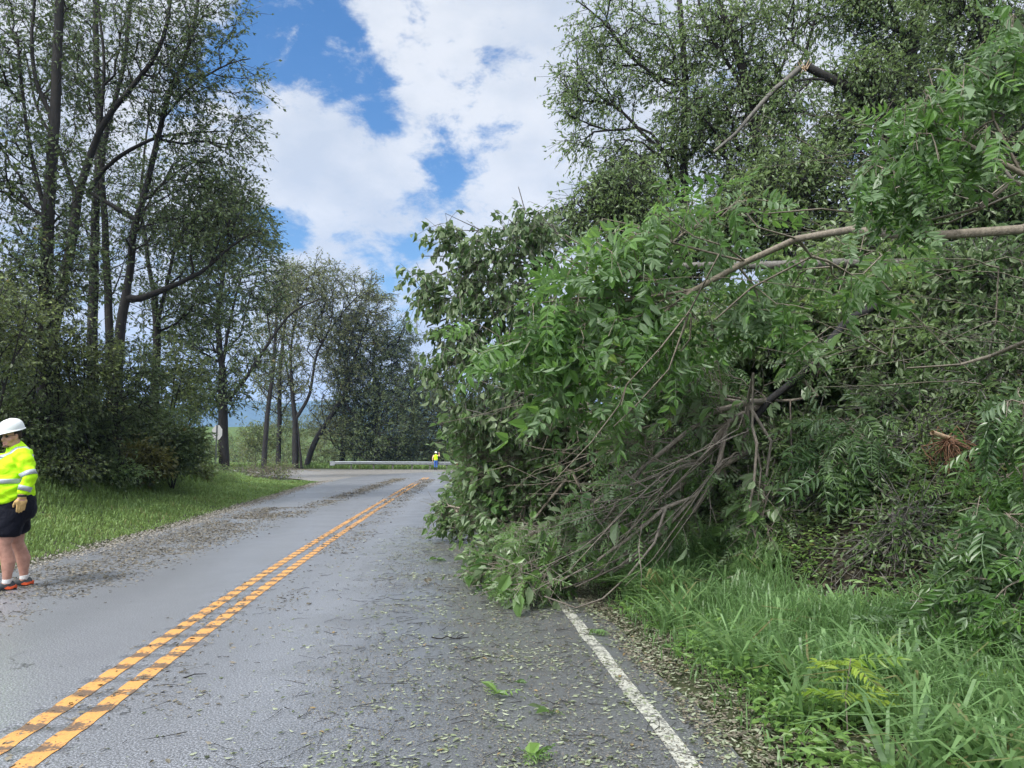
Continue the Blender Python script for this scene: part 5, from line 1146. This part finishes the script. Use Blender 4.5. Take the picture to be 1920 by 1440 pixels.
def shoe(parent, ankle, yaw, sole_m, up_m, name='shoe', pitch=0., boot=False):
    R = Matrix.Rotation(yaw, 3, 'Z'); A = Vector((ankle[0], ankle[1], 0)); T = lambda x, y, z: A + R @ Vector((x, y, z))
    r = bpy.data.objects
    bm = bmesh.new(); S_ = [(-.085, .030, .03, .075), (-.06, .038, .035, .1), (-.02, .040, .035, .105), (.04, .042, .03, .085), (.1, .048, .028, .06), (.15, .046, .026, .045), (.19, .034, .024, .03)]
    rings = []
    for x, hw, z0, z1 in S_:
        ring = [bm.verts.new(T(x, hw * cos(t), z0 + (z1 - z0) * max(0, sin(t)) ** .8 - .006 * (sin(t) < -.1))) for t in (2 * pi * i / 16 for i in range(16))]; rings.append(ring)
    for a, b in zip(rings, rings[1:]):
        for i in range(16): bm.faces.new((a[i], a[(i + 1) % 16], b[(i + 1) % 16], b[i]))
    bm.faces.new(rings[0]); bm.faces.new(rings[-1][::-1]); bmesh.ops.recalc_face_normals(bm, faces=bm.faces)
    me = bpy.data.meshes.new(name); bm.to_mesh(me); bm.free(); up = link(name, me, up_m, parent)
    for p in me.polygons: p.use_smooth = True
    up.modifiers.new('s', 'SUBSURF').levels = 1
    bm = bmesh.new(); out = [(-.10, 0), (-.095, .025), (-.07, .038), (0, .038), (.07, .045), (.13, .052), (.18, .042), (.212, .015), (.212, -.015), (.18, -.042), (.13, -.052), (.07, -.045), (0, -.038), (-.07, -.038), (-.095, -.025)]
    zt = lambda x: .036 if x < .02 else .026
    lo = [bm.verts.new(T(x, y, .003)) for x, y in out]; hi = [bm.verts.new(T(x * 1.01, y * 1.05, zt(x))) for x, y in out]
    for i in range(len(out)): bm.faces.new((lo[i], lo[(i + 1) % len(out)], hi[(i + 1) % len(out)], hi[i]))
    bm.faces.new(hi); bm.faces.new(lo[::-1]); me = bpy.data.meshes.new('sole'); bm.to_mesh(me); bm.free(); link('sole', me, BOOT if not boot else up_m, up)
    if not boot:
        for s in (-1, 1):
            bm = bmesh.new(); P_ = [(-.102, .012), (-.099, .05), (-.07, .052), (-.035, .04), (-.01, .046), (.025, .03), (.01, .018), (-.03, .014)]
            yy = lambda x: s * (.012 if x < -.1 else (.034 if x < -.08 else .0455))
            a = [bm.verts.new(T(x, yy(x), z)) for x, z in P_]; b = [bm.verts.new(T(x, yy(x) + s * .006, z)) for x, z in P_]
            for i in range(len(P_)): bm.faces.new((a[i], a[(i + 1) % len(P_)], b[(i + 1) % len(P_)], b[i]))
            bm.faces.new(a); bm.faces.new(b[::-1]); bmesh.ops.recalc_face_normals(bm, faces=bm.faces); me = bpy.data.meshes.new('heel_panel'); bm.to_mesh(me); bm.free(); link('heel_panel', me, sole_m, up)
    return up

def near_worker():
    x, y = Gp(14, 1104); root = empty('person', (x, y, 0), radians(217), label='heavyset worker in white hard hat, neon yellow long-sleeved shirt and dark shorts', cat='person')
    # local: +x forward, +y the worker's left (towards the camera)
    aL, aR = (.02, .10, .085), (-.16, -.12, .085); kL, kR = (.07, .115, .49), (-.07, -.12, .49); hL, hR = (.02, .12, .86), (-.03, -.12, .86)
    sL, sR = (-.05, .235, 1.50), (-.03, -.235, 1.50); eL, eR = (-.12, .325, 1.25), (-.02, -.33, 1.24); wL, wR = (-.06, .345, 1.045), (.06, -.33, 1.03)
    bm = bmesh.new(); V = Vector
    for a, k, h in ((aL, kL, hL), (aR, kR, hR)):
        a, k, h = V(a), V(k), V(h)
        tube_part(bm, [(a + V((.02, 0, -.04)), .035, .035), (a + V((0, 0, .02)), .042, .041), (a.lerp(k, .25) + V((-.015, 0, 0)), .052, .05), (a.lerp(k, .55) + V((-.035, 0, 0)), .074, .068), (a.lerp(k, .78) + V((-.022, 0, 0)), .07, .066), (k, .073, .068),
                       (k.lerp(h, .25), .088, .083), (k.lerp(h, .6), .108, .10), (h, .13, .115)])
    tube_part(bm, [((0, 0, .84), .19, .20), ((.02, 0, 1.0), .21, .215), ((.04, 0, 1.15), .215, .21), ((.01, 0, 1.32), .17, .195), ((-.02, 0, 1.46), .13, .19), ((.0, 0, 1.53), .07, .09), ((.02, .01, 1.60), .068, .068), ((.035, .015, 1.66), .066, .064)])
    for s_, e, w in ((sL, eL, wL), (sR, eR, wR)): tube_part(bm, [(s_, .07, .07), (V(s_).lerp(V(e), .5), .062, .06), (e, .052, .05), (V(e).lerp(V(w), .5), .046, .043), (w, .034, .03)])
    RH = Matrix.Rotation(radians(34), 3, 'Z') @ Matrix.Rotation(radians(6), 3, 'Y'); hc = V((.055, .02, 1.705)); T = head(bm, hc, RH)
    for s in (-1, 1): pass
    hand(bm, wR, (.12, -.02, -1), (0, -1, 0), (1, 0, 0))
    hand(bm, wL, (.05, .02, -1), (-.1, 1, 0), (1, .1, 0), .165, .3)
    body = remesh(bm, 'body', .009, SKIN, root, 3)
    # face details
    for s in (-1, 1):
        bm = bmesh.new(); ball(bm, T(.066, .031 * s, .006), (.012, .014, .010), RH); me = bpy.data.meshes.new('eye'); bm.to_mesh(me); bm.free(); link('eye', me, HAIR, root)
    bm = bmesh.new(); ball(bm, T(.088, 0, -.072), (.009, .023, .0035), RH); me = bpy.data.meshes.new('mouth'); bm.to_mesh(me); bm.free(); link('mouth', me, LIP, root)
    bm = bmesh.new()                                                      # beard stubble round the chin and hair under the hat
    ball(bm, T(.066, 0, -.108), (.036, .036, .020), RH); remesh(bm, 'beard', .006, plain('stubble', (.13, .075, .055), .8, 0, .3, 90), root, 2)
    bm = bmesh.new(); ball(bm, T(-.022, 0, .035), (.095, .083, .075), RH); ball(bm, T(-.06, 0, -.01), (.05, .068, .05), RH); remesh(bm, 'hair', .008, HAIR, root, 2)
    gl = bmesh.new()
    for s in (-1, 1): ball(gl, T(.082, .033 * s, .006), (.004, .028, .018), RH); tube_part(gl, [(T(.078, .06 * s, .012), .003, .003), (T(.03, .078 * s, .012), .003, .003), (T(-.01, .084 * s, .012), .003, .003)], 6)
    tube_part(gl, [(T(.086, -.012, .012), .003, .003), (T(.088, 0, .014), .003, .003), (T(.086, .012, .012), .003, .003)], 6)
    me = bpy.data.meshes.new('safety_glasses'); gl.to_mesh(me); gl.free(); link('safety_glasses', me, GLASSM, root)
    # shirt
    bm = bmesh.new()
    tube_part(bm, [((.06, 0, .97), .235, .235), ((.06, 0, 1.03), .27, .255), ((.065, 0, 1.12), .275, .26), ((.045, 0, 1.24), .25, .25), ((.015, 0, 1.36), .215, .245), ((-.02, 0, 1.46), .175, .235), ((-.025, 0, 1.53), .13, .185), ((.005, 0, 1.58), .088, .11), ((.03, .005, 1.615), .078, .08)], 28)
    for s_, e, w in ((sL, eL, wL), (sR, eR, wR)):
        s_, e, w = V(s_), V(e), V(w); ins = s_ * .75 + V((-.02, 0, 1.49)) * .25
        tube_part(bm, [(ins, .10, .09), (s_ + V((0, 0, -.02)), .098, .088), (s_.lerp(e, .5), .09, .082), (s_.lerp(e, .85), .078, .074), (e, .076, .072), (e.lerp(w, .35), .066, .064), (e.lerp(w, .5), .074, .07), (e.lerp(w, .8), .058, .056), (w + V((0, 0, .02)), .052, .05)])
    def wr(co, no):
        f = math.sin(co.z * 34 + co.x * 26 + 3 * math.sin(co.y * 19 + co.z * 7)) * .008 + math.sin(co.z * 71 + co.y * 37) * .0035
        return co + no * f
    shirt = remesh(bm, 'shirt', .012, HIVIS, root, 5, wr)
    ring = lambda c, z, n=40: [[((c[0] + cos(t) * .6, c[1] + sin(t) * .6, z + h), (-cos(t), -sin(t), 0)) for h in (-.026, -.009, .009, .026)] for t in (2 * pi * i / n for i in range(n))]
    # waist band: rays towards the trunk axis, the arms hang outside so start just off the trunk
    def waist(z):
        rows = []
        for i in range(48):
            t = 2 * pi * i / 48; rows.append([((.05 + cos(t) * .30, sin(t) * .272, z + h), (-cos(t), -sin(t), 0)) for h in (-.026, -.009, .009, .026)])
        return rows
    strip_on('reflective_waist_band', shirt, waist(1.205), BAND, shirt, closed=True)
    for s in (-1, 1):
        rows = [[((.6, s * (.125 + dx) , z), (-1, 0, 0)) for dx in (-.025, -.008, .008, .025)] for z in np.linspace(1.235, 1.47, 12)]
        rows += [[((-.02 + .6 * cos(a), s * (.125 + dx), 1.40 + .6 * sin(a)), (-cos(a), 0, -sin(a))) for dx in (-.025, -.008, .008, .025)] for a in np.linspace(.35, 2.8, 16)]
        rows += [[((-.6, s * (.125 + dx), z), (1, 0, 0)) for dx in (-.025, -.008, .008, .025)] for z in np.linspace(1.47, 1.235, 10)]
        strip_on('reflective_strap', shirt, rows, BAND, shirt)
    def armband(a, b_, f, rad=.16):
        a, b_ = V(a), V(b_); c = a.lerp(b_, f); ax = (b_ - a).normalized(); u = ax.orthogonal().normalized(); v = ax.cross(u); rows = []
        for i in range(24):
            t = 2 * pi * i / 24; d = u * cos(t) + v * sin(t); rows.append([(c + ax * h + d * .105, -d) for h in (-.026, 0, .026)])
        strip_on('reflective_sleeve_band', shirt, rows, BAND, shirt, closed=True, off=.004)
    for s_, e, w in ((sL, eL, wL), (sR, eR, wR)): armband(s_, e, .88); armband(e, w, .62)
    # shorts
    bm = bmesh.new(); tube_part(bm, [((.03, 0, 1.04), .235, .225), ((.02, 0, .95), .25, .24), ((-.005, 0, .86), .245, .24), ((0, 0, .80), .22, .225)], 24)
    for k, h in ((kL, hL), (kR, hR)):
        k, h = V(k), V(h); tube_part(bm, [(h + V((-.01, 0, .02)), .165, .135), (h.lerp(k, .35), .155, .135), (h.lerp(k, .66), .142, .128)], 20, True)
    remesh(bm, 'shorts', .013, NAVY, root, 4, lambda co, no: co + no * (math.sin(co.z * 40 + co.x * 31) * .003))
    # gloves, left one seen
    for w, d, n, s, cu in ((wL, (.03, .02, -1), (-.1, 1, 0), (1, .1, 0), .35), (wR, (.12, -.02, -1), (0, -1, 0), (1, 0, 0), .5)):
        bm = bmesh.new(); hand(bm, w, d, n, s, .205, cu); w = V(w); tube_part(bm, [(w + V((0, 0, .03)), .042, .04), (w, .040, .038), (w + V((0, 0, -.03)), .043, .036)], 14)
        ball(bm, w + V(d).normalized() * .07, (.044, .024, .05)); g_ = remesh(bm, 'glove', .0055, GLOVE, root, 2)
        bm = bmesh.new(); tube_part(bm, [(w + V((0, 0, .012)), .046, .044), (w + V((0, 0, -.008)), .046, .044)], 16); me = bpy.data.meshes.new('wrist_strap'); bm.to_mesh(me); bm.free(); link('wrist_strap', me, BOOT, g_)
    for a, yaw in ((aL, .08), (aR, -.12)):
        shoe(root, a, yaw, ORANGE, SHOE)
        bm = bmesh.new(); tube_part(bm, [((a[0], a[1], .075), .047, .045), ((a[0] - .003, a[1], .105), .047, .045), ((a[0] - .003, a[1], .122), .047, .045)], 16); remesh(bm, 'sock', .006, SOCK, root, 1)
    hard_hat(root, T(-.012, 0, .082), RH @ Matrix.Rotation(radians(9), 3, 'Y'), HAT, 1.07)
near_worker()
def far_worker():
    x, y = Gp(817, 881.5); root = empty('person', (x, y, 0), radians(92), label='distant worker seen from behind in a yellow vest, raising one arm by the guardrail', cat='person')
    V = Vector; bm = bmesh.new(); P2 = []
    legs = [((.0, .09, .09), (.02, .09, .48), (0, .09, .88)), ((.0, -.10, .09), (.02, -.10, .48), (0, -.09, .88))]
    arms = [((0, .20, 1.42), (-.02, .29, 1.16), (.0, .30, .90)), ((0, -.20, 1.42), (.10, -.34, 1.30), (.16, -.30, 1.56))]
    for l in legs: tube_part(bm, [(l[0], .04, .04), (V(l[0]).lerp(V(l[1]), .6), .055, .055), (l[1], .055, .055), (l[2], .085, .085)], 12)
    tube_part(bm, [((0, 0, .86), .11, .15), ((0, 0, 1.1), .11, .15), ((0, 0, 1.35), .11, .18), ((0, 0, 1.46), .06, .08), ((0, 0, 1.54), .05, .05)], 16)
    for a in arms: tube_part(bm, [(a[0], .05, .05), (a[1], .042, .042), (a[2], .03, .03)], 12)
    T = head(bm, V((.01, 0, 1.62)), Matrix.Identity(3))
    hand(bm, arms[0][2], (0, 0, -1), (0, 1, 0), (1, 0, 0), .17, .4); hand(bm, arms[1][2], (.1, .1, 1), (-1, 0, 0), (0, 1, 0), .17, .7)
    remesh(bm, 'body', .011, SKIN, root, 3)
    bm = bmesh.new(); tube_part(bm, [((0, 0, .93), .135, .18), ((0, 0, 1.15), .13, .175), ((0, 0, 1.36), .125, .20), ((0, 0, 1.45), .08, .12)], 16)
    for a in arms: tube_part(bm, [(a[0], .068, .068), (a[1], .058, .056), (V(a[1]).lerp(V(a[2]), .85), .045, .045)], 12)
    remesh(bm, 'shirt', .014, PEACH, root, 3)
    bm = bmesh.new(); tube_part(bm, [((0, 0, .95), .155, .195), ((0, 0, 1.15), .148, .19), ((0, 0, 1.36), .143, .19), ((0, 0, 1.47), .09, .12)], 20); v_ = remesh(bm, 'vest', .012, HIVIS, root, 3)
    strip_on('reflective_band', v_, [[((cos(t) * .5, sin(t) * .5, z), (-cos(t), -sin(t), 0)) for z in (1.0, 1.05)] for t in np.linspace(0, 2 * pi, 30, endpoint=False)], plain('orange_trim', (.8, .30, .06), .6), v_, closed=True)
    bm = bmesh.new(); tube_part(bm, [((0, 0, .98), .125, .165), ((0, 0, .82), .12, .17)], 16)
    for l in legs: tube_part(bm, [(V(l[0]) + V((0, 0, .16)), .062, .062), (l[1], .07, .07), (V(l[2]) + V((0, 0, -.02)), .1, .095)], 14)
    remesh(bm, 'jeans', .013, JEANS, root, 3)
    for l in legs:
        b_ = shoe(root, l[0], 0, BOOT, BOOT, 'boot', boot=True); bm = bmesh.new(); tube_part(bm, [((l[0][0], l[0][1], .06), .055, .055), ((l[0][0], l[0][1], .28), .062, .062)], 14); me = bpy.data.meshes.new('boot_shaft'); bm.to_mesh(me); bm.free(); link('boot_shaft', me, BOOT, b_)
    hard_hat(root, T(-.01, 0, .045), Matrix.Identity(3), HAT, 1.12)
far_worker()

# ------------------------------------------------------------------ guardrail, sign, parked car
GALV = plain('galvanised_steel', (.30, .32, .33), .42, .6, .12, 3)
def guardrail():
    pts = [P(628, 866, 76.5)[:2], P(700, 866, 76.8)[:2], P(780, 868, 75)[:2], P(850, 872, 72)[:2], P(900, 874, 69.5)[:2], (2.0, 68.2), (6, 68.5)]
    c = catmull(np.array(pts), .5); r = empty('guardrail', (c[0][0], c[0][1], 0), label='galvanised guardrail curving round the far side of the bend', cat='guardrail'); o0 = np.array((c[0][0], c[0][1], 0))
    t = nrm(np.gradient(c, axis=0)); nrm2 = np.stack((t[:, 1], -t[:, 0]), 1)
    prof = [(0, -.155), (.02, -.15), (.05, -.115), (.08, -.08), (.08, -.06), (.04, -.03), (.0, 0), (.04, .03), (.08, .06), (.08, .08), (.05, .115), (.02, .15), (0, .155)]
    V = np.array([[(*(c[i] + nrm2[i] * a), .62 + z + .03) for a, z in prof] for i in range(len(c))]); n, k = V.shape[:2]; i = np.arange((n - 1) * (k - 1)); q = i // (k - 1) * k + i % (k - 1)
    o = link('rail', npmesh('rail', V.reshape(-1, 3) - o0, np.stack((q, q + 1, q + k + 1, q + k), 1)), GALV, r); s = o.modifiers.new('t', 'SOLIDIFY'); s.thickness = .006
    for j in range(3, n, 4):
        bm = bmesh.new(); p = c[j] - nrm2[j] * .12
        bmesh.ops.create_cube(bm, size=1, matrix=Matrix.Translation((p[0] - o0[0], p[1] - o0[1], .30)) @ Matrix.Diagonal((.12, .14, .98, 1))); bmesh.ops.bevel(bm, geom=bm.edges[:], offset=.008, segments=1, affect='EDGES')
        me = bpy.data.meshes.new('post'); bm.to_mesh(me); bm.free(); link('post', me, M['bark_grey'], r)
    # flared end terminal
    bm = bmesh.new(); p = c[0]; tt = t[0]; m_ = Matrix.Translation((-tt[0] * .25, -tt[1] * .25, .6)) @ Matrix.Rotation(math.atan2(tt[1], tt[0]), 4, 'Z') @ Matrix.Diagonal((.5, .10, .44, 1)); bmesh.ops.create_cube(bm, size=1, matrix=m_)
    bmesh.ops.bevel(bm, geom=bm.edges[:], offset=.03, segments=2, affect='EDGES'); me = bpy.data.meshes.new('end_terminal'); bm.to_mesh(me); bm.free(); link('end_terminal', me, GALV, r)
guardrail()
def sign():
    c = P(407, 811, 44); g = gpt(c[0], c[1]); r = empty('road_sign', g, radians(-28), label='octagonal road sign seen from its grey back on a steel post', cat='road sign'); h = c[2] - g[2]
    bm = bmesh.new(); R = .41 / cos(pi / 8) * 1.02
    f = bm.faces.new([bm.verts.new((R * cos(pi / 8 + k * pi / 4), 0, h + R * sin(pi / 8 + k * pi / 4))) for k in range(8)]); e = bmesh.ops.extrude_face_region(bm, geom=[f]); bmesh.ops.translate(bm, verts=[v for v in e['geom'] if isinstance(v, bmesh.types.BMVert)], vec=(0, .004, 0)); bmesh.ops.recalc_face_normals(bm, faces=bm.faces)
    me = bpy.data.meshes.new('panel'); bm.to_mesh(me); bm.free(); pn = link('panel', me, plain('sign_back', (.34, .34, .33), .5, .2, .06), r)
    bm = bmesh.new(); f = bm.faces.new([bm.verts.new((R * .97 * cos(pi / 8 + k * pi / 4), .0065, h + R * .97 * sin(pi / 8 + k * pi / 4))) for k in range(8)]); me = bpy.data.meshes.new('red_face'); bm.to_mesh(me); bm.free(); link('red_face', me, plain('sign_red', (.5, .02, .02), .4), pn)
    bm = bmesh.new()
    for x0_, x1_, y0_, y1_ in ((-.04, .04, -.012, -.006), (-.04, -.034, -.04, -.012), (.034, .04, -.04, -.012)): bmesh.ops.create_cube(bm, size=1, matrix=Matrix.Translation(((x0_ + x1_) / 2, (y0_ + y1_) / 2 - .002, (h + .45 - .3) / 2)) @ Matrix.Diagonal((x1_ - x0_, y1_ - y0_, h + .45 + .3, 1)))
    me = bpy.data.meshes.new('post'); bm.to_mesh(me); bm.free(); link('post', me, plain('weathered_steel', (.13, .14, .14), .6, .5), r)
sign()
def car():
    x, y = -1.6, 54.5; r = empty('parked_car', (x, y, 0), radians(12), label='dark car parked on the bend, mostly hidden behind the fallen treetop', cat='car')
    PAINT = plain('dark_car_paint', (.02, .022, .026), .25, .3, .05); GL_ = plain('car_glass', (.03, .035, .04), .08)
    sec = [(-2.25, .55, .72, .80), (-2.2, .40, .95, .86), (-1.9, .32, 1.02, .9), (-1.0, .30, 1.05, .92), (0, .30, 1.05, .92), (1.0, .30, 1.03, .92), (1.9, .32, .92, .88), (2.2, .40, .80, .84), (2.27, .52, .70, .78)]
    def loft(name, secs, m, parent, lev=2):
        bm = bmesh.new(); rings = []
        for X_, z0, z1, w in secs: rings.append([bm.verts.new((X_, yy * w, z0 + (z1 - z0) * zz)) for yy, zz in ((-.93, 0), (-1, .25), (-1, .7), (-.93, 1), (-.4, 1.03), (.4, 1.03), (.93, 1), (1, .7), (1, .25), (.93, 0))])
        for a, b in zip(rings, rings[1:]):
            for i in range(10): bm.faces.new((a[i], a[(i + 1) % 10], b[(i + 1) % 10], b[i]))
        bm.faces.new(rings[0]); bm.faces.new(rings[-1][::-1]); bmesh.ops.recalc_face_normals(bm, faces=bm.faces); me = bpy.data.meshes.new(name); bm.to_mesh(me); bm.free(); o = link(name, me, m, parent); s = o.modifiers.new('s', 'SUBSURF'); s.levels = 1; s.render_levels = lev
        for p in me.polygons: p.use_smooth = True
        return o
    b = loft('body', sec, PAINT, r); loft('cabin', [(-2.05, 1.0, 1.05, .80), (-1.75, 1.0, 1.55, .74), (-1.0, 1.0, 1.70, .72), (0, 1.0, 1.70, .72), (.55, 1.0, 1.6, .73), (1.15, 1.0, 1.06, .80)], GL_, r); loft('roof', [(-1.7, 1.57, 1.62, .68), (-1.0, 1.66, 1.73, .69), (0, 1.66, 1.73, .69), (.5, 1.58, 1.63, .68)], PAINT, r)
    for sx in (-1.35, 1.4):
        for sy in (-1, 1):
            bm = bmesh.new(); bmesh.ops.create_cone(bm, cap_ends=True, segments=28, radius1=.35, radius2=.35, depth=.22, matrix=Matrix.Translation((sx, sy * .83, .35)) @ Matrix.Rotation(pi / 2, 4, 'X')); bmesh.ops.bevel(bm, geom=[e for e in bm.edges if e.calc_face_angle(0) > 1], offset=.03, segments=2, affect='EDGES')
            me = bpy.data.meshes.new('wheel'); bm.to_mesh(me); bm.free(); w = link('wheel', me, BOOT, r)
            bm = bmesh.new(); bmesh.ops.create_cone(bm, cap_ends=True, segments=20, radius1=.22, radius2=.19, depth=.03, matrix=Matrix.Translation((sx, sy * .95, .35)) @ Matrix.Rotation(-sy * pi / 2, 4, 'X')); me = bpy.data.meshes.new('rim'); bm.to_mesh(me); bm.free(); link('rim', me, GALV, w)
    for sy in (-1, 1):
        for X_, nm, m in ((-2.2, 'tail_light', plain('red_lens', (.4, .01, .01), .2)), (2.16, 'headlight', plain('clear_lens', (.7, .7, .72), .1))):
            bm = bmesh.new(); ball(bm, (X_, sy * .66, .76), (.09, .13, .07)); me = bpy.data.meshes.new(nm); bm.to_mesh(me); bm.free(); link(nm, me, m, r)
car()

# ------------------------------------------------------------------ air between here and the ridge
hz = bpy.data.materials.new('haze'); hz.use_nodes = True; t = hz.node_tree; t.nodes.clear(); o = N(t, 'ShaderNodeOutputMaterial'); v = N(t, 'ShaderNodeVolumePrincipled')
v.inputs['Color'].default_value = (.32, .56, 1.0, 1); v.inputs['Density'].default_value = HAZE; t.links.new(v.outputs[0], o.inputs['Volume'])
bm = bmesh.new(); bmesh.ops.create_cube(bm, size=1, matrix=Matrix.Translation((-700, 2200, 150)) @ Matrix.Diagonal((8400, 4900, 520, 1)))
me = bpy.data.meshes.new('haze'); bm.to_mesh(me); bm.free(); tag(link('haze', me, hz), kind='stuff')
